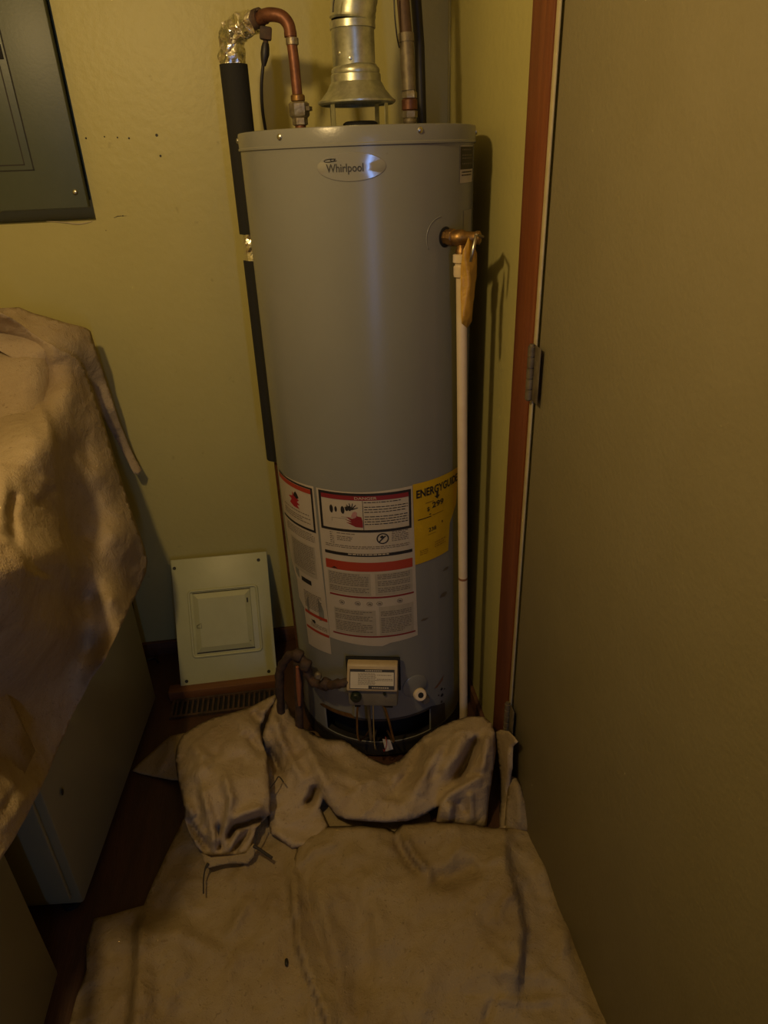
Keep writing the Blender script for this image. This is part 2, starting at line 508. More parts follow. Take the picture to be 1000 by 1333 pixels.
def words(s0, s1, z1, z0, lh, seed, fill=0.9, th=0.42):
    r = random.Random(seed)
    out = []
    z = z1
    while z-lh > z0:
        s = s0
        end = s1 - (r.random()*0.3*(s1-s0) if r.random() < 0.3 else 0)
        while s < end:
            wl = r.uniform(0.003, 0.011)
            out.append((s, z-lh*th, min(end, s+wl), z))
            s += wl+0.0018
        z -= lh*(1.0 if r.random() < fill else 1.8)
    return out
def text_mesh(txt, size, bold=0.0, sx=1.0, shear=0.0):
    cu = bpy.data.curves.new('txt', 'FONT')
    cu.body = txt
    cu.size = size
    cu.offset = bold
    cu.shear = shear
    cu.resolution_u = 3
    o = bpy.data.objects.new('txt', cu)
    COL.objects.link(o)
    bpy.context.view_layer.update()
    me = bpy.data.meshes.new_from_object(o.evaluated_get(bpy.context.evaluated_depsgraph_get()))
    bpy.data.objects.remove(o)
    vs = [(v.co.x*sx, v.co.y) for v in me.vertices]
    fs = [tuple(p.vertices) for p in me.polygons]
    bpy.data.meshes.remove(me)
    return vs, fs
def fit_text(txt, x0, x1, y0, h, fn, name, m, parent, bold=0.0, shear=0.0):
    """letters fitted between x0..x1 with their base at y0; fn maps (x, y) to a point"""
    vs, fs = text_mesh(txt, 1.0, bold, shear=shear)
    a, b = min(v[0] for v in vs), max(v[0] for v in vs)
    c, d = min(v[1] for v in vs), max(v[1] for v in vs)
    if 'p' in txt or 'g' in txt or 'y' in txt:
        base = 0.0; top = d
    else:
        base, top = c, d
    bm = BM()
    V = [bm.verts.new(fn(x0+(v[0]-a)/(b-a)*(x1-x0), y0+(v[1]-base)/(top-base)*h)) for v in vs]
    for f in fs:
        try:
            bm.faces.new([V[i] for i in f])
        except ValueError:
            pass
    return obj(name, bm, m, parent)
onj = lambda d: (lambda x, y: cyl(x, y, d))

# oval badge
bm = BM()
lc = (-0.0365, 1.4045)
N = 48
ctr = bm.verts.new(cyl(lc[0], lc[1], 0.0016))
prev = [ctr]*1
ringa = []
for rr, dd in ((0.5, 0.0016), (0.96, 0.0016), (1.0, 0.0003)):
    ringa.append([bm.verts.new(cyl(lc[0]+0.0605*rr*math.cos(2*math.pi*k/N), lc[1]+0.0225*rr*math.sin(2*math.pi*k/N), dd)) for k in range(N)])
for k in range(N):
    bm.faces.new((ctr, ringa[0][k], ringa[0][(k+1) % N]))
    for a, b in zip(ringa, ringa[1:]):
        bm.faces.new((a[k], b[k], b[(k+1) % N], a[(k+1) % N]))
badge = obj('badge', bm, logo_m, heater, smooth='auto')
fit_text('Whirlpool', -0.080, -0.016, 1.3975, 0.0125, onj(0.0021), 'lettering', ink_m, badge, bold=0.012)
bm = BM()
sw = []
for k in range(30):
    a = 2*math.pi*k/29
    sw.append(cyl(-0.0735+0.0095*math.cos(a), 1.4155+0.0022*math.sin(a)+0.0008*math.cos(a), 0.0021))
tube(bm, sw, 0.0005, 4)
tube(bm, [cyl(-0.066+0.006*math.cos(a*0.3), 1.4160+0.0018*math.sin(a*0.3), 0.0021) for a in range(3, 20)], 0.0005, 4)
obj('swirl', bm, ink_m, badge)

# main warning label
main = patch('warning_label', [(-0.1535, 0.380), (-0.02, 0.372), (0.0, 0.380), (0.070, 0.386), (0.0655, 0.62), (0.0615, 0.7905), (-0.05, 0.7865), (-0.1555, 0.7865)], label_m, heater)
rects('black_border', [(-0.1500, 0.7705, 0.0580, 0.7835), (-0.1500, 0.6880, -0.1440, 0.7835), (0.0525, 0.6880, 0.0580, 0.7835), (-0.1500, 0.6880, 0.0580, 0.6945), (-0.0495, 0.6945, -0.0483, 0.766)], ink_m, main)
rects('red_header', [(-0.1435, 0.7670, 0.0522, 0.7775)], dred_m, main, 0.0013)
fit_text('DANGER', -0.066, -0.018, 0.7690, 0.0065, onj(0.0017), 'lettering', label_m, main, bold=0.01)
rects('print', words(-0.046, 0.050, 0.763, 0.703, 0.0062, 3, 0.55, 0.3), ink_m, main, 0.0011)
# pictogram: can, vapour and hand over flame
def blob(poly, name, m, par, d=0.0011):
    return patch(name, poly, m, par, d, 0.02)
for (cs, cz, rs_, rz) in [(-0.1205, 0.742, 0.0042, 0.010), (-0.110, 0.7425, 0.003, 0.007), (-0.094, 0.742, 0.0045, 0.0095), (-0.0845, 0.746, 0.004, 0.006), (-0.078, 0.747, 0.004, 0.0065)]:
    blob([(cs+rs_*math.cos(a*math.pi/6), cz+rz*math.sin(a*math.pi/6)) for a in range(12)], 'pictogram', ink_m, main)
for k in range(6):
    a = math.radians(20+28*k)
    p0 = (-0.0745, 0.744)
    q0 = (p0[0]+0.016*math.cos(a), p0[1]+0.016*math.sin(a))
    nx, nz = -math.sin(a)*0.0016, math.cos(a)*0.0016
    blob([(p0[0]-nx, p0[1]-nz), (q0[0]-nx*.5, q0[1]-nz*.5), (q0[0]+nx*.5, q0[1]+nz*.5), (p0[0]+nx, p0[1]+nz)], 'pictogram', ink_m, main)
blob([(-0.0735, 0.722), (-0.065, 0.725), (-0.0665, 0.737), (-0.062, 0.7285), (-0.053, 0.7265), (-0.0505, 0.716), (-0.0505, 0.7005), (-0.066, 0.7015), (-0.088, 0.7125), (-0.074, 0.711), (-0.0905, 0.7195), (-0.075, 0.716), (-0.088, 0.726)], 'pictogram', dred_m, main)
blob([(-0.076, 0.7275), (-0.0715, 0.7375), (-0.066, 0.7405), (-0.062, 0.737), (-0.064, 0.7265), (-0.070, 0.7225)], 'pictogram', mat('pink_ink', (0.4, 0.2, 0.2), 0.6), main, 0.0014)
rects('print_line', [(-0.121, 0.7205, -0.085, 0.7212), (-0.098, 0.7245, -0.055, 0.7252), (-0.121, 0.712, -0.1203, 0.7205)], tink_m, main)
rects('print_small', words(-0.112, -0.070, 0.684, 0.658, 0.0045, 5) + words(-0.129, -0.119, 0.684, 0.652, 0.0052, 8) + words(0.012, 0.050, 0.687, 0.660, 0.0045, 9) + words(-0.142, 0.052, 0.6525, 0.642, 0.0045, 10), tink_m, main)
# round prohibition mark
bm = BM()
lathe_pts = []
for r0, r1 in [(0.0110, 0.0138)]:
    a_ = [bm.verts.new(cyl(-0.0085+r0*math.cos(2*math.pi*k/28), 0.6715+r0*math.sin(2*math.pi*k/28), 0.0012)) for k in range(28)]
    b_ = [bm.verts.new(cyl(-0.0085+r1*math.cos(2*math.pi*k/28), 0.6715+r1*math.sin(2*math.pi*k/28), 0.0012)) for k in range(28)]
    for k in range(28):
        bm.faces.new((a_[k], a_[(k+1) % 28], b_[(k+1) % 28], b_[k]))
def bmquad(bm, pts, d=0.0012):
    bm.faces.new([bm.verts.new(cyl(s, z, d)) for s, z in pts])
bmquad(bm, [(-0.018, 0.664), (-0.016, 0.662), (-0.001, 0.677), (-0.003, 0.679)])
bmquad(bm, [(-0.015, 0.676), (-0.009, 0.680), (-0.005, 0.675), (-0.012, 0.672)])
obj('round_mark', bm, ink_m, main)
rects('black_bar', [(-0.1455, 0.6255, 0.0590, 0.6335)], ink_m, main)
rects('bar_lettering', words(-0.088, 0.004, 0.6325, 0.6265, 0.0050, 12, 1, 0.6), label_m, main, 0.0014)
rects('red_band', [(-0.1460, 0.5860, 0.0590, 0.6100)], red_m, main)
blob([(-0.1325, 0.588), (-0.124, 0.593), (-0.1155, 0.588)], 'warning_triangle', ink_m, main, 0.0014)
rects('text_panel', [(-0.143, 0.520, -0.040, 0.580), (-0.030, 0.520, 0.0585, 0.580), (-0.134, 0.405, -0.032, 0.478), (-0.024, 0.405, 0.0595, 0.488)], label2_m, main, 0.0009)
rects('print_small', words(-0.140, -0.045, 0.577, 0.523, 0.0048, 21) + words(-0.024, 0.052, 0.577, 0.523, 0.0048, 22)
      + words(-0.131, -0.040, 0.474, 0.408, 0.005, 23) + words(-0.020, 0.054, 0.474, 0.408, 0.005, 24), tink_m, main, 0.0012)
rects('dark_red_line', [(-0.1420, 0.5125, 0.0610, 0.5172), (-0.1420, 0.3990, 0.0640, 0.4035)], dred_m, main)
for cs, cz in [(-0.112, 0.496), (-0.073, 0.497), (-0.045, 0.497), (-0.022, 0.498), (0.026, 0.500)]:
    bm = BM()
    tube(bm, [cyl(cs+0.0065*math.cos(2*math.pi*k/14), cz+0.0055*math.sin(2*math.pi*k/14), 0.0012) for k in range(15)], 0.0005, 4)
    bmquad(bm, [(cs-0.004, cz-0.002), (cs+0.003, cz-0.003), (cs+0.004, cz+0.001), (cs-0.002, cz+0.002)])
    obj('small_symbol', bm, tink_m, main)
# left label
left = patch('warning_label', [(-0.236, 0.319), (-0.1535, 0.326), (-0.1545, 0.43), (-0.160, 0.60), (-0.1625, 0.787), (-0.25, 0.784), (-0.318, 0.778), (-0.3035, 0.62), (-0.29, 0.56), (-0.262, 0.50), (-0.262, 0.45), (-0.240, 0.43)], label_m, heater, 0.0007)
rects('black_border', [(-0.312, 0.777, -0.167, 0.7815), (-0.1725, 0.672, -0.167, 0.780), (-0.300, 0.6685, -0.167, 0.6745)], ink_m, left)
rects('red_header', [(-0.310, 0.7655, -0.1725, 0.7765)], red_m, left, 0.0012)
blob([(-0.252, 0.722), (-0.236, 0.716), (-0.214, 0.716), (-0.222, 0.724), (-0.211, 0.727), (-0.222, 0.732), (-0.213, 0.738), (-0.226, 0.743), (-0.238, 0.754), (-0.238, 0.743), (-0.256, 0.738), (-0.243, 0.733)], 'pictogram', mat('flame_red', (0.33, 0.02, 0.03), 0.5), left)
blob([(-0.232, 0.745), (-0.222, 0.740), (-0.213, 0.744), (-0.217, 0.752), (-0.223, 0.758), (-0.230, 0.753)], 'pictogram', ink_m, left, 0.0014)
rects('print_small', words(-0.285, -0.180, 0.710, 0.680, 0.0055, 31) + words(-0.285, -0.172, 0.662, 0.635, 0.0046, 32), tink_m, left)
rects('text_panel', [(-0.270, 0.540, -0.176, 0.628)], label2_m, left, 0.0010)
rects('print_small', words(-0.262, -0.180, 0.624, 0.545, 0.005, 33) + words(-0.232, -0.170, 0.49, 0.435, 0.005, 34), tink_m, left, 0.0013)
rects('black_bar', [(-0.236, 0.514, -0.198, 0.527)], ink_m, left)
rects('red_line', [(-0.2350, 0.4225, -0.1570, 0.4315), (-0.2350, 0.3755, -0.1555, 0.3835)], red_m, left)
blob([(-0.213, 0.411), (-0.206, 0.409), (-0.201, 0.413), (-0.196, 0.407), (-0.200, 0.402), (-0.208, 0.404)], 'small_symbol', ink_m, left)
rects('print_small', words(-0.215, -0.160, 0.402, 0.386, 0.0045, 35), tink_m, left, 0.0011)
# yellow energy label
yel = patch('energy_label', [(0.0655, 0.588), (0.167, 0.588), (0.172, 0.66), (0.200, 0.70), (0.208, 0.79), (0.0625, 0.7925)], yel_m, heater, 0.0009)
fit_text('ENERGYGUIDE', 0.0705, 0.203, 0.7565, 0.0200, onj(0.0016), 'lettering', ink_m, yel, bold=0.03)
bm = BM()
bmquad(bm, [(0.124, 0.757), (0.130, 0.757), (0.130, 0.748), (0.124, 0.748)], 0.0016)
bmquad(bm, [(0.119, 0.749), (0.127, 0.741), (0.135, 0.749)], 0.0016)
obj('arrow', bm, ink_m, yel)
fit_text('$', 0.098, 0.105, 0.716, 0.012, onj(0.0015), 'lettering', ink_m, yel, bold=0.02)
fit_text('299', 0.112, 0.147, 0.7215, 0.0145, onj(0.0015), 'lettering', ink_m, yel, bold=0.02)
fit_text('238', 0.102, 0.124, 0.664, 0.0100, onj(0.0015), 'lettering', ink_m, yel, bold=0.015)
rects('print_line', [(0.074, 0.7015, 0.110, 0.7035), (0.104, 0.7075, 0.109, 0.7100), (0.094, 0.7385, 0.117, 0.7395), (0.112, 0.7035, 0.146, 0.7045), (0.100, 0.6565, 0.125, 0.6572), (0.142, 0.674, 0.145, 0.680)], ink_m, yel, 0.0014)
rects('print_small', words(0.078, 0.10, 0.622, 0.606, 0.005, 41) + words(0.12, 0.155, 0.632, 0.612, 0.006, 42), mat('brown_ink', (0.3, 0.17, 0.01), 0.6), yel, 0.0013)
# small labels by the right edge
lab = patch('small_label', rect(0.1925, 1.370, 0.262, 1.4315), label_m, heater)
rects('black_print', [(0.1935, 1.3925, 0.262, 1.4300)], ink_m, lab)
rects('print_small', words(0.199, 0.256, 1.426, 1.398, 0.005, 51), tink_m, lab, 0.0014)
rects('print_small', words(0.199, 0.25, 1.389, 1.376, 0.005, 52), ink_m, lab, 0.0014)
patch('small_label', rect(0.212, 1.27, 0.262, 1.322), mat('faded_label', (0.27, 0.25, 0.2), 0.4), heater)
# faint brown scuffs low on the jacket
for s, z, a in [(0.15, 0.47, 0.02), (0.088, 0.425, 0.012), (0.16, 0.54, 0.012)]:
    blob([(s+a*math.cos(k*math.pi/5)*R_.uniform(.5, 1.1), z+a*0.4*math.sin(k*math.pi/5)*R_.uniform(.5, 1.1)) for k in range(10)], 'scuff', mat('scuff', (0.12, 0.095, 0.06), 0.7), heater, 0.0005)

# relief valve opening ring and T&P valve
TS, TZ = 0.1484, 1.281
TN = (cyl(TS, 0, 1)-cyl(TS, 0)).normalized()
TT = Vector((0, 0, 1)).cross(TN).normalized()
bm = BM()
for k in range(0, 40):
    a = math.radians(95+k*2.7)
bmr = [cyl(TS-0.012+0.036*math.cos(math.radians(a)), TZ+0.036*math.sin(math.radians(a)), 0.0) for a in range(90, 215, 5)]
tube(bm, bmr, 0.0009, 5)
obj('pressed_ring', bm, grey_m, heater, smooth=True)
lt('port_hole', [(0, 0.0012), (0.0165, 0.0012), (0.0185, 0.0002)], cyl(TS, TZ), black_m, heater, n=28, axis=TN)
tp = thing('relief_valve', cyl(TS, TZ, 0.05)-Vector((0, 0, 0.05)), 'brass pressure relief valve with silver lever on the right side of the heater', 'valve')
V0 = cyl(TS, TZ, 0.0)
lt('valve_neck', [(0.0, 0.0), (0.0135, 0.0), (0.0135, 0.008), (0.0155, 0.010), (0.0155, 0.021), (0.012, 0.024), (0.012, 0.030)], V0, brass_m, tp, n=8, axis=TN)
BD = Vector((0.93, -0.37, 0.0)).normalized()
VB = V0+TN*0.034
lt('valve_body', [(0.0, -0.014), (0.011, -0.014), (0.0145, -0.006), (0.0150, 0.006), (0.0115, 0.012), (0.0105, 0.028), (0.012, 0.030), (0.012, 0.037), (0.007, 0.040), (0, 0.040)], VB, brass_m, tp, n=20, axis=BD)
VO = VB+BD*0.004
lt('valve_outlet', [(0.0, -0.031), (0.0115, -0.031), (0.0115, -0.021), (0.0095, -0.018), (0.0095, 0.0)], VO, brass_m, tp, n=16)
LV = [at(620, 306, 1, 1.235), at(616, 325, 1, 1.232), at(613, 341, 1, 1.230)]
bm = BM()
tube(bm, LV, [0.0030, 0.0034, 0.0024], 8)
obj('lever', bm, screw_m, tp, smooth=True)
tb('lever_arm', [VB+BD*0.038, VB+BD*0.043+Vector((0, 0, 0.002)), LV[0]], 0.0026, galv2_m, tp, n=8)
# yellow hanging tag
poly = [(610, 309), (616, 318), (621, 330), (620, 360), (616, 395), (614, 418), (608, 427), (601, 421), (600, 390), (600, 350), (603, 325)]
bm = BM()
vs = []
for i, (px, py) in enumerate(poly):
    vs.append(at(px, py, 1, 1.262+0.006*math.sin(py/18)+(px-610)*0.0008))
ctr = sum(vs, Vector())/len(vs)+Vector((0, -0.006, 0))
c = bm.verts.new(ctr)
V = [bm.verts.new(v) for v in vs]
for i in range(len(V)):
    bm.faces.new((c, V[i], V[(i+1) % len(V)]))
bmesh.ops.subdivide_edges(bm, edges=bm.edges[:], cuts=3, use_grid_fill=True)
for v in bm.verts:
    v.co += Vector((0, 1, 0))*noise.noise(v.co*60)*0.004
tg = obj('hanging_tag', bm, tagy_m, smooth=True)
sd = tg.modifiers.new('t', 'SOLIDIFY'); sd.thickness = 0.0007
tag(tg, 'curled yellow warning tag hanging from the brass relief valve', 'tag')
# discharge pipe
PT = VO+Vector((0, 0, -0.028)); PB = at(603.5, 925, 1, PT.y+0.005)
PBB = PT+(PB-PT)*1.06
dp = thing('discharge_pipe', (PBB.x, PBB.y, 0.005), 'thin cream plastic pipe running down from the relief valve to the floor cloth', 'pipe')
tb('pipe', [PT, PB, Vector((PBB.x, PBB.y, 0.01))], 0.0105, pvc_m, dp, n=20)
lt('adapter_collar', [(0.010, -0.040), (0.0138, -0.040), (0.0145, -0.036), (0.0145, -0.022), (0.0120, -0.020), (0.0120, -0.016), (0.0160, -0.014), (0.0160, -0.001), (0.010, 0.001)], PT, pvc_m, dp, n=16)
lt('brown_stain', [(0.0107, -0.003), (0.0107, 0.003)], PT+(PB-PT)*((711-345)/(925-345)*1.0), mat('rust_spot', (0.25, 0.1, 0.04), 0.7), dp, n=20)

# ---- gas control valve on the heater front
VTH = -0.048/RR
VN = Vector((math.sin(VTH), -math.cos(VTH), 0)); VT = Vector((math.cos(VTH), math.sin(VTH), 0))
Vo = cyl(-0.048, 0.0)
MV = Matrix(((VT.x, VN.x, 0, Vo.x), (VT.y, VN.y, 0, Vo.y), (0, 0, 1, 0), (0, 0, 0, 1)))
# photo corners on the front plane of the box
def onplane(px, py, dist):
    r = ray(px, py); P0 = Vo+VN*dist
    t = (P0-CAMLOC).dot(VN)/r.dot(VN)
    P = CAMLOC+r*t
    return (P-Vo).dot(VT), P.z
vx0, vz1 = onplane(453, 864, 0.026); vx1, vz0 = onplane(517, 921, 0.056)
vx0 = (vx0+onplane(453, 915, 0.056)[0])/2; vx1 = (vx1+onplane(518, 866, 0.026)[0])/2
zs_ = onplane(485, 899, 0.060)[1]
gv = bx('gas_valve', (vx0, 0.0, vz0), (vx1, 0.054, zs_+0.004), valveg_m, heater, 0.005, MV)
# cover with a face that slopes back towards its top
DT, DB = 0.026, 0.062
bm = BM()
prof = [(0.004, zs_), (DB, zs_), (DB, zs_+0.003), (DT+0.003, vz1-0.003), (DT-0.002, vz1), (0.004, vz1)]
rows = [[bm.verts.new(MV @ Vector((x, d, z))) for d, z in prof] for x in (vx0-0.001, vx1+0.001)]
bm.faces.new(rows[0]); bm.faces.new(rows[1][::-1])
for k in range(6):
    bm.faces.new((rows[0][k], rows[1][k], rows[1][(k+1) % 6], rows[0][(k+1) % 6]))
bmesh.ops.recalc_face_normals(bm, faces=bm.faces)
bmesh.ops.bevel(bm, geom=bm.edges[:], offset=0.0028, segments=2, profile=0.5, affect='EDGES')
vcov = obj('valve_cover', bm, valve_m, gv, smooth='auto')
def onv(x, z, d):
    return MV @ Vector((x, d, z))
def onf(x, z, d):
    t = (z-zs_-0.003)/(vz1-0.003-zs_-0.003)
    return MV @ Vector((x, DB+(DT+0.003-DB)*t+d-0.062, z))
def vrect(name, rs, m, par, d):
    bm = BM()
    for (a, b, c, e) in rs:
        bm.faces.new([bm.verts.new(onf(*q, d+0.0006)) for q in ((a, b), (c, b), (c, e), (a, e))])
    return obj(name, bm, m, par)
W_ = vx1-vx0; H_ = vz1-zs_
vrect('valve_black_frame', [(vx0+W_*0.05, zs_+H_*0.10, vx1-W_*0.05, vz1-H_*0.17)], ink_m, gv, 0.0623)
vrect('valve_label', [(vx0+W_*0.065, zs_+H_*0.24, vx1-W_*0.065, vz1-H_*0.27), (vx0+W_*0.065, zs_+H_*0.125, vx0+W_*0.43, zs_+H_*0.25)], mat('valve_label_paper', (0.52, 0.47, 0.38), 0.5), gv, 0.0627)
r = random.Random(5)
ws = []
for i in range(9):
    z = zs_+H_*(0.28+0.048*i)
    s = vx0+W_*0.22
    while s < vx0+W_*0.55:
        wl = r.uniform(0.002, 0.007); ws.append((s, z, s+wl, z+0.0011)); s += wl+0.001
    if i in (3, 4, 7):
        s = vx0+W_*0.6
        while s < vx1-W_*0.12:
            wl = r.uniform(0.002, 0.006); ws.append((s, z, s+wl, z+0.0011)); s += wl+0.001
vrect('valve_print', ws, tink_m, gv, 0.0630)
vrect('valve_title', [(vx0+W_*0.36+i*0.0052, vz1-H_*0.235, vx0+W_*0.36+i*0.0052+0.004, vz1-H_*0.20) for i in range(8)] + [(vx0+W_*0.50+i*0.0052, zs_+H_*0.145, vx0+W_*0.50+i*0.0052+0.004, zs_+H_*0.185) for i in range(8)], label_m, gv, 0.0630)
lt('control_knob', [(0.0135, 0), (0.0135, 0.008), (0.011, 0.012), (0.004, 0.0125), (0.004, 0.016), (0, 0.016)], onv(vx0+W_*0.17, vz0+(zs_-vz0)*0.62, 0.056), knob_m, gv, n=20, axis=VN)
lt('igniter_button', [(0.004, 0), (0.004, 0.003), (0, 0.003)], onv(vx1-W_*0.25, vz0+(zs_-vz0)*0.78, 0.056), knob_m, gv, n=12, axis=VN)
bx('valve_foot', (vx1-W_*0.30, 0.02, vz0-0.006), (vx1-W_*0.10, 0.052, vz0+0.004), black_m, gv, 0.001, MV)
bx('valve_foot', (vx0+W_*0.12, 0.02, vz0-0.006), (vx0+W_*0.24, 0.052, vz0+0.004), black_m, gv, 0.001, MV)
bx('valve_backplate', (vx0-0.007, 0.0, vz0+0.012), (vx1+0.006, 0.010, vz1+0.004), black_m, gv, 0.002, MV)
# pipes from the valve into the burner opening
def vp(x, d, z):
    return onv(x, z, d)
for nm, pts, rad, m in [
    ('burner_tube', [vp(-0.012, .035, vz0), vp(-0.010, .036, vz0-.02), vp(-0.008, .030, .10), vp(-0.006, 0.0, .07), vp(-0.004, -.035, .06)], 0.0042, galv2_m),
    ('pilot_tube', [vp(-0.025, .04, vz0), vp(-0.036, .045, vz0-.02), vp(-0.040, .04, .11), vp(-0.028, .01, .08), vp(-0.015, -.03, .075)], 0.0026, brass_m),
    ('igniter_wire', [vp(0.020, .045, vz0), vp(0.034, .05, vz0-.012), vp(0.050, .045, .115), vp(0.045, .02, .085), vp(0.03, -.02, .075)], 0.0030, brass_m),
    ('thermocouple_wire', [vp(0.004, .045, vz0), vp(0.002, .05, .12), vp(0.004, .045, .075), vp(0.004, .02, .06)], 0.0016, screw_m),
    ('loose_wire', [vp(0.028, .02, .095), vp(0.032, .035, .085), vp(0.026, .045, .070), vp(0.022, .03, .060)], 0.0013, dred_m)]:
    tb(nm, smooth_path(pts), rad, m, heater, n=8)
tgp = [at(498, 962, 1, 1.27), at(508, 963, 1, 1.27), at(512, 975, 1, 1.265), at(502, 978, 1, 1.265)]
bm = BM(); bm.faces.new([bm.verts.new(p) for p in tgp])
t_ = obj('paper_tab', bm, mat('tab_paper', (0.55, 0.5, 0.42), 0.6), heater)
sd = t_.modifiers.new('t', 'SOLIDIFY'); sd.thickness = 0.0008
# dark metal skirt under valve / sight plate and drain outlet
lt('drain_plate', [(0, 0.0), (0.034, 0.0), (0.034, 0.0015), (0.030, 0.004), (0, 0.0045)], cyl(0.060, 0.228, -0.001), grey_m, heater, n=36, axis=(cyl(0.060, 0, 1)-cyl(0.060, 0)).normalized())
dn = (cyl(0.0695, 0, 1)-cyl(0.0695, 0)).normalized()
dv = lt('drain_valve', [(0.0065, 0.0), (0.0165, 0.0), (0.0165, 0.013), (0.014, 0.016), (0.0075, 0.016), (0.0065, 0.010)], cyl(0.0695, 0.2015, 0.004), pvc_m, heater, n=28, axis=(dn+Vector((-0.15, 0, 0.45))))
lt('drain_bore', [(0, 0.0), (0.0074, 0.0), (0.0074, -0.006)], cyl(0.0695, 0.2015, 0.004)+(dn+Vector((-0.15, 0, 0.45))).normalized()*0.0163, black_m, dv, n=16, axis=(dn+Vector((-0.15, 0, 0.45))))
lt('drain_handle', [(0, 0), (0.011, 0), (0.012, 0.005), (0.0095, 0.010), (0, 0.010)], cyl(0.086, 0.176, 0.004), valveg_m, dv, n=12, axis=dn)
bm = BM()
for s, z, rd in [(0.146, 0.172, .004), (0.148, 0.150, .005), (0.146, 0.128, .0032), (0.158, 0.165, .0022), (0.135, 0.158, .0022)]:
    a = cyl(s, z, 0.0006)
    nn = (cyl(s, z, 1)-cyl(s, z)).normalized()
    lathe(bm, [(0, 0.0), (rd, 0.0), (rd, 0.0005)], a, 12, nn)
obj('vent_slot', bm, black_m, heater)
patch('rust_streak', [(0.118, 0.19), (0.135, 0.20), (0.155, 0.215), (0.15, 0.20), (0.13, 0.188)], mat('rust_streak', (0.2, 0.09, 0.04), 0.7), heater, 0.0006)
patch('opening_shade', [(-0.20, 0.135), (0.11, 0.135), (0.16, 0.115), (0.165, 0.041), (-0.24, 0.041), (-0.23, 0.0535), (0.108, 0.0535), (0.107, 0.128), (-0.197, 0.128)], mat('opening_shade_paint', (0.05, 0.04, 0.035), 0.7), heater, 0.0005)  # dark colour laid round the opening so the lit jacket strip reads shaded
patch('burner_hatch_edge', [(-0.215, 0.128), (-0.20, 0.140), (-0.11, 0.145), (-0.10, 0.132), (-0.195, 0.128)], brass_m, heater, 0.0012)

# ---- draft hood on top
HX, HY = 0.1625, 1.52
hood = lt('draft_hood', [(0.0700, 1.5085), (0.0748, 1.5120), (0.0752, 1.5150), (0.0690, 1.5190), (0.0560, 1.5330), (0.0500, 1.5440), (0.0480, 1.5460), (0.0475, 1.5580), (0.0455, 1.5600), (0.0462, 1.5640), (0.0450, 1.5680), (0.0415, 1.5710), (0.0400, 1.5740)], (HX, HY, 0), galv_m, heater, n=64)
sd = hood.modifiers.new('t', 'SOLIDIFY'); sd.thickness = 0.0012
for a in (222, 318, 48, 132):
    ca, sa = math.cos(math.radians(a)), math.sin(math.radians(a))
    T = Matrix(((-sa, ca, 0, HX), (ca, sa, 0, HY), (0, 0, 1, 0), (0, 0, 0, 1)))
    T = Matrix(((-sa, ca, 0, HX+ca*0.068), (ca, sa, 0, HY+sa*0.068), (0, 0, 1, 0), (0, 0, 0, 1)))
    bx('hood_leg', (-0.005, -0.0008, HTOP), (0.005, 0.0008, 1.513), galv_m, hood, 0.0, T)
    bx('hood_foot', (-0.005, -0.001, HTOP+0.001), (0.005, 0.012, HTOP+0.003), galv_m, hood, 0.0, T)
lt('flue_collar', [(0.022, HTOP), (0.034, HTOP), (0.034, 1.478), (0.028, 1.4815), (0.0, 1.4800)], (HX+0.005, HY, 0), black_m, hood, n=32)
vent = thing('vent_pipe', (HX, HY, 1.57), 'galvanised round vent pipe rising from the draft hood on the heater', 'pipe')
lt('pipe_section', [(0.0392, 1.566), (0.0400, 1.570), (0.0400, 1.632), (0.0412, 1.634), (0.0418, 1.637), (0.0412, 1.640), (0.0400, 1.642)], (HX-0.002, HY, 0), galv_m, vent, n=48)
for x_, z_ in [(-0.011, 1.581), (-0.030, 1.590)]:
    y_ = -math.sqrt(0.040**2-x_**2)
    lt('screw', [(0.003, -0.001), (0.003, 0.002), (0, 0.003)], (HX-0.002+x_, HY+y_, z_), screw_m, vent, n=8, axis=(x_, y_, 0))
lt('joint_band', [(0.0405, 1.629), (0.0425, 1.630), (0.0425, 1.641), (0.0405, 1.642)], (HX-0.002, HY, 0), galv_m, vent, n=48)
bm = BM()
ep = smooth_path([(HX-0.002, HY, 1.640), (HX+0.002, HY+0.001, 1.665), (HX+0.010, HY+0.003, 1.70), (HX+0.022, HY+0.006, 1.76), (HX+0.026, HY+0.008, 1.85)], 5)
tube(bm, ep, [0.0385 if i < 1 else 0.0415+0.0009*(i % 2) for i in range(len(ep))], 40, False)
obj('elbow', bm, galv_m, vent, smooth='auto')
tb('upper_pipe', [ep[-1], (ep[-1].x, ep[-1].y, ZC)], 0.041, galv_m, vent, n=40)

# ---- left copper line: dielectric nut, copper loop, foil, foam
cw = thing('copper_water_pipe', (0.051, 1.52, HTOP), 'bent copper water pipe with foil wrap and black foam insulation left of the vent', 'pipe')
nx = at(391, 160, 1, 1.52).x
lt('nipple', [(0.0105, HTOP), (0.0105, 1.484)], (nx, 1.52, 0), copper_m, cw, n=16)
lt('threaded_nut', [(0.0105, 1.477), (0.0150, 1.479), (0.0150, 1.490), (0.0175, 1.492), (0.0195, 1.495), (0.0195, 1.514), (0.016, 1.517), (0.0105, 1.517)], (nx, 1.52, 0), solder_m, cw, n=6)
lt('nut_flange', [(0.0100, 1.500), (0.0215, 1.502), (0.0215, 1.509), (0.0100, 1.511)], (nx+0.004, 1.526, 0), solder_m, cw, n=8)
lt('solder_ring', [(0.011, 1.517), (0.0135, 1.519), (0.0135, 1.527), (0.0115, 1.529)], (nx-0.001, 1.52, 0), brass_m, cw, n=18)
pc = [Vector((nx-0.001, 1.52, 1.515)), at(383, 80, 1, 1.52), at(378, 42, 1, 1.523)]
tb('riser', pc, 0.0098, copper_m, cw, n=18)
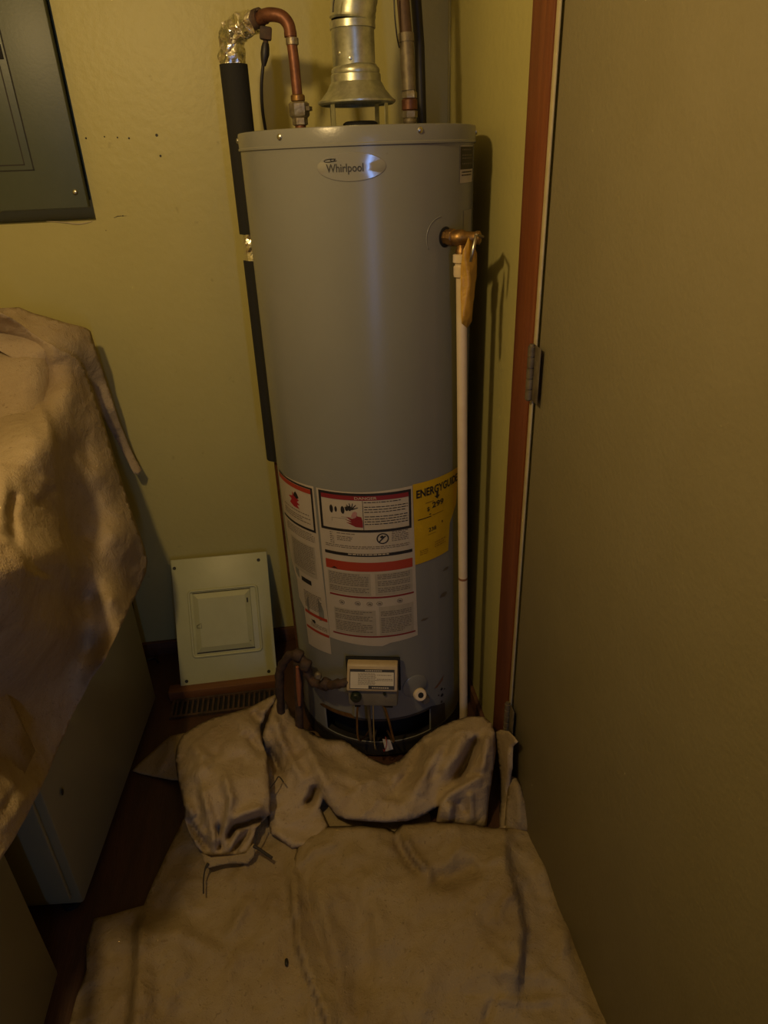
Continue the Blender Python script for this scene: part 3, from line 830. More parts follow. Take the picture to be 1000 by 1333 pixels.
el = smooth_path([at(378.5, 48, 1, 1.523), at(376, 33, 1, 1.524), at(367, 22, 1, 1.526), at(352, 19, 1, 1.534), at(340, 22, 1, 1.545)], 5)
tb('copper_elbow', el, [0.0118]*3+[0.0112]*(len(el)-3), copper_m, cw, n=18)
lt('solder_ring', [(0.010, -0.006), (0.0118, -0.005), (0.0118, 0.005), (0.010, 0.006)], at(380.5, 54, 1, 1.522), solder_m, cw, n=18)
tb('copper_run', [at(346, 22, 1, 1.540), at(330, 27, 1, 1.560), at(318, 32, 1, 1.585)], 0.0112, copper_m, cw, n=16)
YF = 1.615
fp = smooth_path([at(334, 26, 1, 1.557), at(322, 30, 1, 1.575), at(308, 38, 1, 1.60), at(303, 52, 1, YF), at(302.5, 66, 1, YF), at(303.5, 87, 1, YF)], 9)
bm = BM()
rg = tube(bm, fp, [0.016+0.0075*min(1, i/16) for i in range(len(fp))], 30)
for v in bm.verts:
    nz_ = Vector((noise.noise(v.co*70), noise.noise(v.co*70+Vector((9, 3, 1))), noise.noise(v.co*70+Vector((2, 7, 5)))))
    v.co += nz_*0.0075
obj('foil_wrap', bm, foil_m, cw, smooth=False)
def foam(y0, y1, x0, x1):
    return [at(x0, y0, 1, YF), at(x1, y1, 1, YF)]
fa = at(304, 84, 1, YF); fb = at(361, 597, 1, YF)
fl = lambda t: fa+(fb-fa)*t
def tz(py):
    # parameter along the straight insulated pipe by photo row
    best = min(range(0, 2001), key=lambda i: abs((lambda P: 666.5-F*(P-CAMLOC).dot(UP)/(P-CAMLOC).dot(FW))(fl(i/1500))-py))
    return best/1500
t1, t2, t3 = tz(304), tz(338), tz(596)
tb('foam_sleeve', [fl(0), fl(t1)], 0.0275, foam_m, cw, n=24)
tb('foam_sleeve', [fl(t2), fl(t3)], 0.0262, foam_m, cw, n=24)
bm = BM()
rg = tube(bm, [fl(t1+(t2-t1)*k/6) for k in range(-1, 8)], 0.0235, 20)
for v in bm.verts:
    v.co += Vector((noise.noise(v.co*80), noise.noise(v.co*80+Vector((4, 4, 4))), 0))*0.003
obj('foil_patch', bm, foil_m, cw)
tb('lower_pipe', [fl(t3), Vector((fl(t3).x+0.002, YF, 0.02))], 0.0098, copper_m, cw, n=14)
bm = BM()
rg = tube(bm, [fl(t3+0.001+0.002*k) for k in range(5)], [0.013, 0.015, 0.014, 0.015, 0.011], 12)
obj('foil_end', bm, foil_m, cw)
# grounding cable clamped on the copper loop
gc = thing('grounding_cable', at(345, 60, 1, 1.55), 'black cable hanging from a clamp on the copper pipe loop', 'cable')
tb('cable', smooth_path([at(344, 62, 1, 1.55), at(343, 80, 1, 1.55), at(340.5, 110, 1, 1.555), at(341.5, 140, 1, 1.57), at(345, 165, 1, 1.60), at(349, 190, 1, 1.63), at(352, 260, 1, 1.66)], 5), [0.0032]*31, rubber_m, gc, n=10)
tb('cable_boot', [at(346, 56, 1, 1.55), at(345.5, 62, 1, 1.55), at(345, 70, 1, 1.55), at(344, 78, 1, 1.55), at(343.5, 86, 1, 1.55)], [0.0060, 0.0078, 0.0084, 0.0066, 0.0036], rubber_m, gc, n=12)
cd = (at(352, 20, 1, 1.534)-at(340, 24, 1, 1.55)).normalized()
lt('clamp', [(0.011, -0.006), (0.0160, -0.006), (0.0165, 0.0), (0.0160, 0.006), (0.011, 0.006)], at(336, 24, 1, 1.556), rust_m, gc, n=12, axis=cd)
tb('clamp_bolt', [at(336, 14, 1, 1.55), at(335, 10, 1, 1.55)], [0.006, 0.004], rust_m, gc, n=8)
bm = BM()
box(bm, (-0.011, -0.008, -0.011), (0.011, 0.008, 0.010), 0.003, Matrix.Translation(at(346, 43, 1, 1.545)) @ Matrix.Rotation(0.15, 4, 'Y'))
obj('clamp_jaw', bm, rust_m, gc, smooth='auto')
tb('clamp_stem', [at(346, 50, 1, 1.548), at(346, 58, 1, 1.55)], 0.005, rust_m, gc, n=8)

# ---- right water pipe
rw = thing('cold_water_pipe', (0.266, 1.52, HTOP), 'weathered pipe with brass fittings rising right of the vent', 'pipe')
rx = at(533.5, 150, 1, 1.52).x
lt('nipple', [(0.012, HTOP), (0.012, 1.475), (0.0135, 1.477), (0.0135, 1.481), (0.012, 1.483), (0.012, 1.487)], (rx, 1.52, 0), galv2_m, rw, n=14)
lt('lower_nut', [(0.010, 1.483), (0.0155, 1.485), (0.0160, 1.496), (0.010, 1.498)], (rx, 1.52, 0), solder_m, rw, n=6)
lt('copper_body', [(0.0115, 1.496), (0.0155, 1.499), (0.0155, 1.515), (0.0115, 1.518)], (rx, 1.52, 0), copper_m, rw, n=16)
lt('upper_nut', [(0.010, 1.516), (0.0150, 1.518), (0.0150, 1.526), (0.011, 1.533), (0.010, 1.536)], (rx, 1.52, 0), solder_m, rw, n=6)
p1, p2, p3 = at(532.5, 118, 1, 1.52), at(529, 50, 1, 1.525), at(525, 2, 1, 1.53)
tb('grey_riser', [p1, p2], 0.0135, galv2_m, rw, n=18)
tb('coupling', [p2+(p1-p2).normalized()*0.006, p2-(p1-p2).normalized()*0.008], 0.0148, galv2_m, rw, n=18)
tb('copper_riser', [p2, p3, p3+(p3-p2)*2.2, Vector((p3.x-0.01, p3.y, ZC))], 0.0118, mat('shaded_copper', (0.13, 0.075, 0.042), 0.6, 0.3, col2=(0.06, 0.035, 0.022), scale=35, bump=0.3), rw, n=18)  # copper colour darkened to stand in for the vent's shadow
sc_ = smooth_path([at(513, -6, 1, 1.50), at(514, 20, 1, 1.50), at(517, 48, 1, 1.505), at(520, 62, 1, 1.515)], 4)
tag(tb('hanging_wire', sc_, 0.0014, rubber_m, n=8), 'thin black wire hanging between the vent and the right-hand pipe', 'wire')
sc2 = smooth_path([at(436, -6, 1, 1.46), at(434, 6, 1, 1.46), at(433.5, 16, 1, 1.46)], 4)
tag(tb('wire_end', sc2, 0.0014, rubber_m, n=8), 'short black wire end beside the left of the vent pipe', 'wire')
tag(tb('black_pipe', [at(549, 162, 1, 1.70), at(546, 60, 1, 1.70), at(541, -10, 1, 1.70), at(538, -60, 1, 1.70), Vector((at(538, -60, 1, 1.70).x, 1.70, ZC))], 0.011, rubber_m, n=14), 'dark pipe rising close behind the right-hand fittings', 'pipe')

# ---- gas supply pipe and valve low on the left of the heater
gs = thing('gas_supply_pipe', (-0.06, 1.36, 0), 'rusty black gas pipe with elbow at lower left of the heater', 'pipe')
g = lambda px, py, y: at(px, py, 1, y)
tb('drip_leg', [g(388, 862, 1.36), g(389, 900, 1.36), g(390, 955, 1.36)], [0.0125, 0.0115, 0.011], rust_m, gs, n=14)
tb('copper_stub', [g(387, 868, 1.343), g(389, 890, 1.343), g(390, 918, 1.343)], [0.004, 0.0075, 0.004], mat('old_copper', (0.30, 0.11, 0.05), 0.6, 0.2, bump=0.4), gs, n=12)
pts = smooth_path([g(366, 930, 1.40), g(364, 895, 1.40), g(365, 872, 1.40), g(374, 856, 1.39), g(388, 852, 1.37), g(398, 866, 1.35), g(404, 884, 1.34), g(420, 892, 1.31), g(440, 890, 1.27), g(455, 888, 1.262)], 5)
bm = BM()
tube(bm, pts, [0.0105+0.002*(i % 4 == 0) for i in range(len(pts))], 14)
for v in bm.verts:
    v.co += Vector((noise.noise(v.co*90), noise.noise(v.co*90+Vector((5, 5, 5))), noise.noise(v.co*90+Vector((1, 8, 2)))))*0.004
obj('gas_line', bm, rust_m, gs, smooth=True)
for (px, py, yy, r0) in [(398, 866, 1.348, .017), (424, 890, 1.30, .015), (388, 853, 1.365, .016)]:
    lt('pipe_fitting', [(0, -0.012), (r0*.8, -0.012), (r0, -0.008), (r0, 0.008), (r0*.8, 0.012), (0, 0.012)], g(px, py, yy), rust_m, gs, n=8, axis=(0.8, -0.4, -0.3))
lt('shutoff_handle', [(0, 0), (0.009, 0), (0.010, 0.008), (0.006, 0.013), (0, 0.013)], g(414, 878, 1.30), galv2_m, gs, n=8, axis=(0, -1, 0.2))
lt('floor_flange', [(0, 0.0), (0.024, 0.0), (0.022, 0.014), (0.012, 0.02)], (g(405, 955, 1.36).x, 1.35, 0.03), mat('dirty_brass', (0.16, 0.10, 0.04), 0.7, 0.2, bump=0.5), gs, n=12)

# ------------------------------------------------------------------ electrical panel on the back wall
ep_ = thing('electrical_panel', (EPX-0.19, YB, EPZ), 'large grey-green metal electrical panel on the wall at upper left', 'electrical panel')
YP = 1.822
bx('cover_plate', (-0.835, YP, EPZ), (EPX, YP+0.004, 1.97), steelb_m, ep_, 0.0015)
bx('cover_flange', (EPX-0.004, YP+0.003, EPZ+0.001), (EPX, YB-0.002, 1.969), steelb_m, ep_)
bx('back_box', (-0.82, YP+0.02, EPZ+0.012), (EPX-0.016, YB+0.075, 1.95), black_m, ep_)
dr = at(44, 221, 1, YP); di = at(32.5, 214.5, 1, YP)
edoor = bx('panel_door', (-0.745, YP-0.0035, dr.z), (dr.x, YP+0.001, 1.88), steelb_m, ep_, 0.0012)
bm = BM()
g0 = 0.0012
for lo_, hi_ in [((-0.735, YP-0.0042, di.z-g0), (di.x, YP-0.0030, di.z+g0)), ((di.x-g0, YP-0.0042, di.z-g0), (di.x+g0, YP-0.0030, 1.865))]:
    box(bm, lo_, hi_)
obj('door_crease', bm, seam_m, edoor)
bm = BM()
for lo_, hi_ in [((-0.75, YP-0.0006, dr.z-0.0018), (dr.x+0.0018, YP+0.001, dr.z)), ((dr.x, YP-0.0006, dr.z-0.0018), (dr.x+0.0018, YP+0.001, 1.88))]:
    box(bm, lo_, hi_)
obj('door_gap', bm, seam_m, ep_)
lp = at(1, 67, 1, YP)
bx('door_latch', (lp.x-0.03, YP-0.007, lp.z-0.014), (lp.x+0.004, YP-0.003, lp.z+0.014), black_m, edoor, 0.001)
sp = at(98, 250, 1, YP)
ps = lt('screw', [(0.0065, 0), (0.0062, 0.0022), (0.004, 0.0042), (0, 0.0048)], (sp.x, YP, sp.z), screw_m, ep_, n=16, axis=(0, -1, 0))
# chipped paint at the edge of the cut-out
cp = BM()
pl = smooth_path([at(60, 288, 1, YB-0.001), at(85, 289.5, 1, YB-0.002), at(100, 291.5, 1, YB-0.001), at(112, 290, 1, YB-0.001), at(120, 288, 1, YB-0.001)], 4)
tube(cp, pl, [0.0006+0.0012*math.sin(math.pi*i/(len(pl)-1)) for i in range(len(pl))], 6)
obj('chipped_edge', cp, cream_m, wall_back, smooth=True)

# ------------------------------------------------------------------ leaning panel cover
TL, TR_ = at(218, 731, 1, 1.815), at(347, 717, 1, 1.815)
BL, BR_ = at(240, 896, 1, 1.625), at(361, 884, 1, 1.625)
Cn = (TL+TR_+BL+BR_)/4
U = ((TR_-TL)+(BR_-BL)).normalized()
Vv = ((TL-BL)+(TR_-BR_)); Vv = (Vv-U*Vv.dot(U)).normalized()
Nn = U.cross(Vv)       # towards the camera side?
if Nn.dot(CAMLOC-Cn) < 0:
    Nn = -Nn
Wp = ((TR_-TL).length+(BR_-BL).length)/2; Hp = ((TL-BL).length+(TR_-BR_).length)/2
MP = Matrix(((U.x, Vv.x, Nn.x, Cn.x), (U.y, Vv.y, Nn.y, Cn.y), (U.z, Vv.z, Nn.z, Cn.z), (0, 0, 0, 1)))
lp_ = thing('panel_cover', (Cn.x, 1.62, 0.04), 'pale green metal panel cover with small hatch leaning against the back wall', 'panel cover')
def uvp(px, py):
    r = ray(px, py)
    t = (Cn-CAMLOC).dot(Nn)/r.dot(Nn)
    P = CAMLOC+r*t-Cn
    return P.dot(U), P.dot(Vv)
bx('plate', (-Wp/2, -Hp/2, -0.003), (Wp/2, Hp/2, 0.0), cover_m, lp_, 0.001, MP)
bm = BM()
for lo_, hi_ in [((-Wp/2, -Hp/2, -0.012), (-Wp/2+0.0015, Hp/2, 0)), ((Wp/2-0.0015, -Hp/2, -0.012), (Wp/2, Hp/2, 0)), ((-Wp/2, Hp/2-0.0015, -0.012), (Wp/2, Hp/2, 0)), ((-Wp/2, -Hp/2, -0.012), (Wp/2, -Hp/2+0.0015, 0))]:
    box(bm, lo_, hi_, 0, MP)
obj('rim', bm, cover_m, lp_)
u0, v1 = uvp(241, 770); u1, v0 = uvp(341, 846)
u0b, v1b = uvp(330, 763)
u1 = (u1+uvp(334, 765)[0])/2; u0 = (u0+uvp(256, 851)[0])/2; v1 = (v1+v1b)/2
def frame_ridge(u0, u1, v0, v1, w_, h_, name, parent):
    """a pressed rounded rib around a rectangle"""
    r = 0.010
    path = []
    for cxp, cyp, a0 in [(u1-r, v1-r, 0), (u0+r, v1-r, 90), (u0+r, v0+r, 180), (u1-r, v0+r, 270)]:
        for k in range(5):
            a = math.radians(a0+k*22.5)
            path.append((cxp+r*math.cos(a), cyp+r*math.sin(a)))
    path.append(path[0])
    bm = BM()
    n = 5
    rings = []
    for i, (a, b) in enumerate(path[:-1]):
        pa = path[i-1] if i else path[-2]
        pb = path[i+1]
        d = Vector((pb[0]-pa[0], pb[1]-pa[1])).normalized()
        nn = Vector((d.y, -d.x))
        rings.append([bm.verts.new(MP @ Vector((a+nn.x*w_*math.cos(math.pi*k/n), b+nn.y*w_*math.cos(math.pi*k/n), h_*math.sin(math.pi*k/n)))) for k in range(n+1)])
    for i in range(len(rings)):
        a, b = rings[i], rings[(i+1) % len(rings)]
        for k in range(n):
            bm.faces.new((a[k], a[k+1], b[k+1], b[k]))
    bmesh.ops.recalc_face_normals(bm, faces=bm.faces)
    return obj(name, bm, cover_m, parent, smooth=True)
frame_ridge(u0, u1, v0, v1, 0.0045, 0.0045, 'pressed_rib', lp_)
hatch = BM()
a0, a1, b0, b1 = u0+0.012, u1-0.020, v0+0.012, v1-0.008
def lvl(i, h):
    return [(a0+i, b0+i, h), (a1-i, b0+i, h), (a1-i, b1-i, h), (a0+i, b1-i, h)]
L0 = [hatch.verts.new(MP @ Vector(p)) for p in lvl(0, 0.0003)]
L1 = [hatch.verts.new(MP @ Vector(p)) for p in lvl(0.001, 0.004)]
L2 = [hatch.verts.new(MP @ Vector(p)) for p in lvl(0.016, 0.010)]
for A_, B_ in ((L0, L1), (L1, L2)):
    for k in range(4):
        hatch.faces.new((A_[k], A_[(k+1) % 4], B_[(k+1) % 4], B_[k]))
hatch.faces.new(L2)
bmesh.ops.recalc_face_normals(hatch, faces=hatch.faces)
ho = obj('hatch', hatch, cover_m, lp_)
tri = uvp(260.5, 815)
bm = BM()
pts = [(tri[0]-0.007, tri[1]-0.004, 0.0104), (tri[0]+0.006, tri[1]-0.006, 0.0104), (tri[0]+0.006, tri[1]+0.009, 0.0104), (tri[0]-0.007, tri[1]+0.003, 0.0104)]
tube(bm, [MP @ Vector(p) for p in pts+[pts[0]]], 0.0007, 5)
obj('finger_pull', bm, seam_m, ho)
bm = BM()
box(bm, (a1-0.012, b1-0.040, 0.0075), (a1-0.008, b1-0.026, 0.0095), 0, MP)
box(bm, (a1-0.012, b0+0.02, 0.0068), (a1-0.009, b0+0.022, 0.0085), 0, MP)
obj('hatch_hinge', bm, seam_m, ho)
bm = BM()
for lo_, hi_ in [((a0-0.001, b0-0.0035, 0.0001), (a1+0.001, b0-0.0005, 0.0008)), ((a0-0.001, b1+0.0003, 0.0001), (a1+0.001, b1+0.0022, 0.0008))]:
    box(bm, lo_, hi_, 0, MP)
obj('hatch_gap', bm, seam_m, lp_)
for px, py in [(227, 740), (336.5, 729), (350, 874), (243, 887)]:
    uu, vv_ = uvp(px, py)
    c_ = MP @ Vector((uu, vv_, 0))
    lt('screw_hole', [(0.0052, 0.0), (0.0050, 0.0012), (0.003, 0.0008), (0, 0.0005)], c_, dscrew_m, lp_, n=14, axis=Nn)
# wooden strip it stands on and the floor register in front
stp = tag(bx('wooden_strip', (-0.47, 1.603, 0.0), (-0.135, 1.640, 0.034), mat('strip_wood', (0.20, 0.085, 0.03), 0.6, col2=(0.12, 0.05, 0.02), scale=12, stretch=(0.6, 6, 6)), bev=0.003), 'brown wooden strip on the floor under the leaning panel cover', 'board')
rg_ = thing('floor_register', (-0.30, 1.56, 0), 'dark slatted floor register in front of the wooden strip', 'vent')
bm = BM()
for lo_, hi_ in [((-0.46, 1.528, 0), (-0.14, 1.536, 0.009)), ((-0.46, 1.594, 0), (-0.14, 1.602, 0.009)), ((-0.46, 1.536, 0), (-0.452, 1.594, 0.009)), ((-0.148, 1.536, 0), (-0.14, 1.594, 0.009))]:
    box(bm, lo_, hi_)
obj('frame', bm, rust_m, rg_)
bx('dark_well', (-0.452, 1.536, 0.0), (-0.148, 1.594, 0.002), black_m, rg_)
for k in range(20):
    bx('slat', (-0.447+k*0.0150, 1.536, 0.001), (-0.447+k*0.0150+0.006, 1.594, 0.008), rust_m, rg_)

# ------------------------------------------------------------------ appliances on the left
def rotz(ang, px, py):
    return Matrix.Translation((px, py, 0)) @ Matrix.Rotation(ang, 4, 'Z') @ Matrix.Translation((-px, -py, 0))
wm = thing('washing_machine', (-0.86, 1.28, 0), 'white top-loading appliance under the canvas sheet, its bare side showing below', 'appliance')
MW = rotz(math.radians(-5.0), -0.558, 0.963)
bx('cabinet', (-1.16, 0.975, 0.03), (-0.558, 1.600, 0.90), white_m, wm, 0.008, MW)
bx('front_panel', (-1.155, 0.963, 0.06), (-0.575, 0.9735, 0.90), white_m, wm, 0.004, MW)
bx('lid', (-1.16, 0.963, 0.902), (-0.562, 1.50, 0.912), white_m, wm, 0.006, MW)
bx('control_console', (-1.15, 1.48, 0.905), (-0.70, 1.60, 1.0), white_m, wm, 0.012, MW)
for fx, fy in [(-1.12, 1.0), (-0.60, 1.0), (-1.12, 1.56), (-0.60, 1.56)]:
    c_ = MW @ Vector((fx, fy, 0))
    lt('foot', [(0, 0), (0.02, 0), (0.02, 0.012), (0.008, 0.014), (0.008, 0.032), (0, 0.032)], c_, rubber_m, wm, n=14)
c_ = at(81, 1031, 0, -0.549)
lt('side_screw', [(0.0065, 0), (0.0065, 0.001), (0.0035, 0.002), (0, 0.002)], (c_.x, c_.y, c_.z), dscrew_m, wm, n=12, axis=(1, 0.09, 0))
cb = thing('floor_cabinet', (-0.9, 0.55, 0), 'pale box-shaped appliance at lower left corner under the same canvas sheet', 'appliance')
bx('body', (-1.17, 0.22, 0.02), (-0.575, 0.845, 0.89), white_m, cb, 0.008)
bx('top_panel', (-1.17, 0.22, 0.892), (-0.575, 0.845, 0.905), white_m, cb, 0.005)
bx('plinth', (-1.15, 0.25, 0.0), (-0.60, 0.82, 0.02), black_m, cb)
tag(tb('drain_hose', smooth_path([at(168, 760, 1, 1.78), at(173, 800, 1, 1.78), at(172, 840, 1, 1.78), at(172, 862, 1, 1.76), at(188, 860, 1, 1.75), at(200, 857, 1, 1.76), at(206, 862, 1, 1.80)], 5), 0.0042, rubber_m, n=10), 'thin black cord hanging behind the draped appliance', 'cord')

# ------------------------------------------------------------------ cloth sheets
def seg_dist(P, poly):
    """distance and signed side of points P (N,2) to a polyline"""
    best = np.full(len(P), 1e9); sgn = np.ones(len(P)); tt = np.zeros(len(P))
    L = [0.0]
    for a, b in zip(poly, poly[1:]):
        L.append(L[-1]+math.hypot(b[0]-a[0], b[1]-a[1]))
    for i, (a, b) in enumerate(zip(poly, poly[1:])):
        a_ = np.array(a, float); d = np.array(b, float)-a_
        t = np.clip(((P-a_)@d)/(d@d), 0, 1)
        q = a_+t[:, None]*d
        ds = np.hypot(*(P-q).T)
        cr = d[0]*(P-a_)[:, 1]-d[1]*(P-a_)[:, 0]
        m = ds < best
        best = np.where(m, ds, best); sgn = np.where(m, np.sign(cr), sgn)
        tt = np.where(m, (L[i]+t*(L[i+1]-L[i]))/L[-1], tt)
    return best, sgn, tt
def tps(ctrl, vals):
    C = np.array(ctrl, float)/100; v = np.array(vals, float)
    n = len(C)
    def K(A, B):
        r2 = ((A[:, None, :]-B[None, :, :])**2).sum(2)
        return 0.5*r2*np.log(r2+1e-9)
    M = np.zeros((n+3, n+3))
    M[:n, :n] = K(C, C)+np.eye(n)*0.01
    M[:n, n] = 1; M[:n, n+1:] = C; M[n, :n] = 1; M[n+1:, :n] = C.T
    w_ = np.linalg.solve(M, np.concatenate([v, np.zeros(3)]))
    return lambda P: K(np.asarray(P, float)/100, C)@w_[:n]+w_[n]+(np.asarray(P, float)/100)@w_[n+1:]
def wrink(p, k=1.0):
    a = 1-abs(noise.noise(Vector((p.x*9, p.y*9, p.z*9))*k+Vector((3.1, 0, 7))))
    b = 1-abs(noise.noise(Vector((p.x*21+p.y*8, p.y*17-p.x*6, p.z*19))*k+Vector((8, 2, 0))))
    m = 0.5+noise.noise(p*3.3+Vector((5, 5, 5)))
    return (a**6*0.7+b**7*0.45)*max(0.0, min(1.0, m*1.3))
def apply_creases(P, creases):
    out = np.zeros(len(P))
    for kind, poly, wd_, amp in creases:
        d, s, t = seg_dist(P, poly)
        fade = np.clip(np.minimum(t, 1-t)*6+0.12, 0, 1)
        if kind == 'r':
            out += amp*np.exp(-(d/wd_)**2)*fade
        elif kind == 's':          # step: the left-hand side (negative sign) raised, falling off slowly
            w1, w2 = wd_
            sd_ = d*s
            out += amp*0.5*(1-np.tanh(sd_/w1))*np.exp(-np.clip(-sd_, 0, None)/w2)*fade
    return out
def sheet(name, outline, base, creases, mode, m, parent=None, step=5, nz=0.003, ns=11.0, floorz=0.002, th=0.0016, edge=None, lift=0.0, wr=0.006, amp=1.35):
    """a sheet of cloth: outline polygon, smooth base surface from control points, folds as ridges and steps.
    mode 'h' = base values are heights above the floor, 'd' = distances along the sight line"""
    pts, n = [], len(outline)
    for i in range(n):
        a, b = outline[i], outline[(i+1) % n]
        L = math.hypot(b[0]-a[0], b[1]-a[1]); k = max(1, int(L/step))
        for j in range(k):
            pts.append(((a[0]+(b[0]-a[0])*j/k), (a[1]+(b[1]-a[1])*j/k)))
    nb = len(pts)
    P = np.array(pts)
    # light roughening of straight edges
    nrm_ = np.array([noise.noise(Vector((p[0]/23, p[1]/23, 3.0)))*1.2 for p in pts])
    P = P+nrm_[:, None]*np.array([[0.6, 0.6]])
    x0, y0 = P.min(0); x1, y1 = P.max(0)
    gx, gy = np.meshgrid(np.arange(x0+step/2, x1, step), np.arange(y0+step/2, y1, step))
    G = np.stack([gx.ravel(), gy.ravel()], 1)
    G[:, 0] += (np.arange(len(G)) % 2)*step*0.25
    inside = np.zeros(len(G), bool)
    j = nb-1
    for i in range(nb):
        xi, yi = P[i]; xj, yj = P[j]
        c_ = ((yi > G[:, 1]) != (yj > G[:, 1])) & (G[:, 0] < (xj-xi)*(G[:, 1]-yi)/((yj-yi) if abs(yj-yi) > 1e-9 else 1e-9)+xi)
        inside ^= c_
        j = i
    G = G[inside]
    closed = list(P)+[P[0]]
    d, _, _ = seg_dist(G, closed)
    G = G[d > step*0.45]
    allp = np.concatenate([P, G])
    vs, es, fs, *_ = delaunay_2d_cdt([Vector(p) for p in allp], [(i, (i+1) % nb) for i in range(nb)], [list(range(nb))], 1, 1e-5)
    Q = np.array([[v.x, v.y] for v in vs])
    f = tps([b[:2] for b in base], [b[2] for b in base])
    val = f(Q)
    cr = apply_creases(Q, creases)*amp
    if edge:
        de, _, _ = seg_dist(Q, closed)
        val = val - edge[0]*np.exp(-(de/edge[1])**2)*(1 if mode == 'h' else -1)
    bm = BM()
    V = []
    for (px, py), v_, c_ in zip(Q, val, cr):
        r = ray(px, py)
        if mode == 'h':
            h = max(floorz, v_+c_)
            p = CAMLOC+r*((h-HC)/r.z)
            nn = noise.fractal(p*ns, 1.0, 2.0, 4)*nz+noise.noise(Vector((p.x*38, p.y*19, 1)))*nz*0.35+wrink(p)*wr
            h = max(floorz, h+nn)
            p = CAMLOC+r*((h+lift-HC)/r.z)
        else:
            rn = r.normalized()
            p = CAMLOC+rn*(v_-c_)
            p = CAMLOC+rn*(v_-c_-noise.fractal(p*ns, 1.0, 2.0, 4)*nz-wrink(p)*wr)
        V.append(bm.verts.new(p))
    for fc in fs:
        try:
            bm.faces.new([V[i] for i in fc])
        except ValueError:
            pass
    bmesh.ops.recalc_face_normals(bm, faces=bm.faces)
    if sum((fc.normal.dot(CAMLOC-fc.calc_center_median()) for fc in bm.faces)) < 0:
        bmesh.ops.reverse_faces(bm, faces=bm.faces)
    o = obj(name, bm, m, parent, smooth=True)
    if th:
        sd = o.modifiers.new('t', 'SOLIDIFY'); sd.thickness = th; sd.offset = -1
    return o
def dd(px, py, ax, v):
    """distance along the sight line to the plane"""
    p = at(px, py, ax, v)
    return (px, py, (p-CAMLOC).length)

# --- sheet on the floor (lower layer)
low = [(238, 1068), (262, 1040), (330, 1000), (430, 990), (520, 1005), (560, 1060), (560, 1200), (600, 1420), (620, 1750), (-10, 1760), (56, 1430), (72, 1390), (88, 1340), (100, 1296), (113, 1262), (112, 1232), (122, 1196), (150, 1189), (187, 1178), (200, 1148), (214, 1118)]
lowb = [(x, y, 0.006) for x, y in [(240, 1070), (300, 1100), (200, 1200), (130, 1210), (120, 1300), (80, 1400), (300, 1200), (400, 1200), (420, 1100), (500, 1050), (550, 1150), (300, 1400), (450, 1400), (590, 1400), (250, 1300), (0, 1740), (300, 1700), (600, 1740)]]
lowc = [('s', [(186, 1178), (178, 1215), (176, 1260), (172, 1300), (170, 1340), (168, 1400)], (5, 50), 0.026),
        ('s', [(372, 1120), (378, 1150), (381, 1190), (386, 1225), (396, 1262), (412, 1300), (425, 1333), (440, 1390)], (2.5, 26), 0.024),
        ('r', [(330, 1160), (310, 1195), (290, 1225)], 7, 0.004), ('r', [(320, 1225), (300, 1260), (285, 1330)], 10, 0.004),
        ('r', [(240, 1130), (235, 1200), (225, 1280)], 16, 0.005), ('r', [(350, 1130), (360, 1200), (350, 1300)], 12, 0.005),
        ('r', [(205, 1250), (208, 1330)], 8, -0.004), ('r', [(300, 1140), (335, 1150)], 9, 0.004),
        ('r', [(395, 1280), (402, 1310), (405, 1340)], 4, 0.006)]
fc_ = sheet('drop_cloth', low, lowb, lowc, 'h', cloth_m, step=5, nz=0.008, edge=(0.003, 8), wr=0.014, amp=2.2)
tag(fc_, 'stained canvas drop cloth spread flat over the floor, lower layer reaching lower left', 'cloth')
# --- upper layer with folded top edge, right side
upl = [(380, 1128), (388, 1100), (400, 1086), (425, 1076), (470, 1074), (505, 1078), (514, 1083), (524, 1073), (560, 1069), (600, 1071), (640, 1077), (660, 1078), (692, 1077), (708, 1092), (722, 1112), (735, 1145), (748, 1180), (760, 1215), (775, 1255), (790, 1295), (806, 1335), (835, 1410), (960, 1745), (560, 1755), (470, 1420), (440, 1345), (420, 1300), (398, 1255), (388, 1210), (384, 1170)]
upb = [(400, 1090, .030), (425, 1080, .040), (470, 1078, .048), (514, 1086, .040), (560, 1074, .055), (620, 1078, .055), (660, 1082, .045), (692, 1080, .030),
       (420, 1130, .040), (500, 1150, .042), (580, 1150, .052), (640, 1160, .050), (700, 1140, .030), (735, 1160, .016),
       (386, 1200, .008), (384, 1150, .012), (400, 1265, .006), (425, 1310, .006), (400, 1200, .020), (450, 1230, .030), (560, 1250, .032), (650, 1250, .030), (745, 1220, .018), (430, 1330, .020), (540, 1350, .022), (680, 1350, .022), (795, 1330, .016), (560, 1410, .02), (800, 1400, .016), (930, 1735, .016), (580, 1735, .016), (740, 1600, .02)]
upc = [('s', [(675, 1300), (680, 1250), (684, 1210), (676, 1170), (664, 1130), (656, 1085)], (3.0, 70), 0.018),
       ('r', [(514, 1083), (522, 1105), (535, 1125), (548, 1140)], 6, -0.012), ('r', [(524, 1085), (538, 1112), (556, 1134)], 6, 0.010),
       ('r', [(560, 1145), (590, 1142), (625, 1125)], 14, -0.014), ('r', [(430, 1100), (450, 1140), (470, 1200), (478, 1300)], 14, -0.007),
       ('r', [(400, 1130), (420, 1180), (436, 1240), (450, 1333)], 12, 0.007),
       ('r', [(470, 1130), (490, 1190), (500, 1250)], 22, 0.006), ('r', [(600, 1180), (640, 1240), (665, 1275)], 14, 0.005),
       ('r', [(402, 1262), (416, 1285), (432, 1333)], 4, -0.008), ('r', [(395, 1120), (410, 1105), (440, 1098)], 6, 0.004),
       ('r', [(640, 1300), (690, 1305), (730, 1300)], 6, 0.005), ('r', [(640, 1300), (632, 1333)], 5, -0.005),
       ('r', [(540, 1230), (555, 1280), (550, 1333)], 12, 0.004), ('r', [(700, 1110), (720, 1180), (750, 1280)], 12, 0.006)]
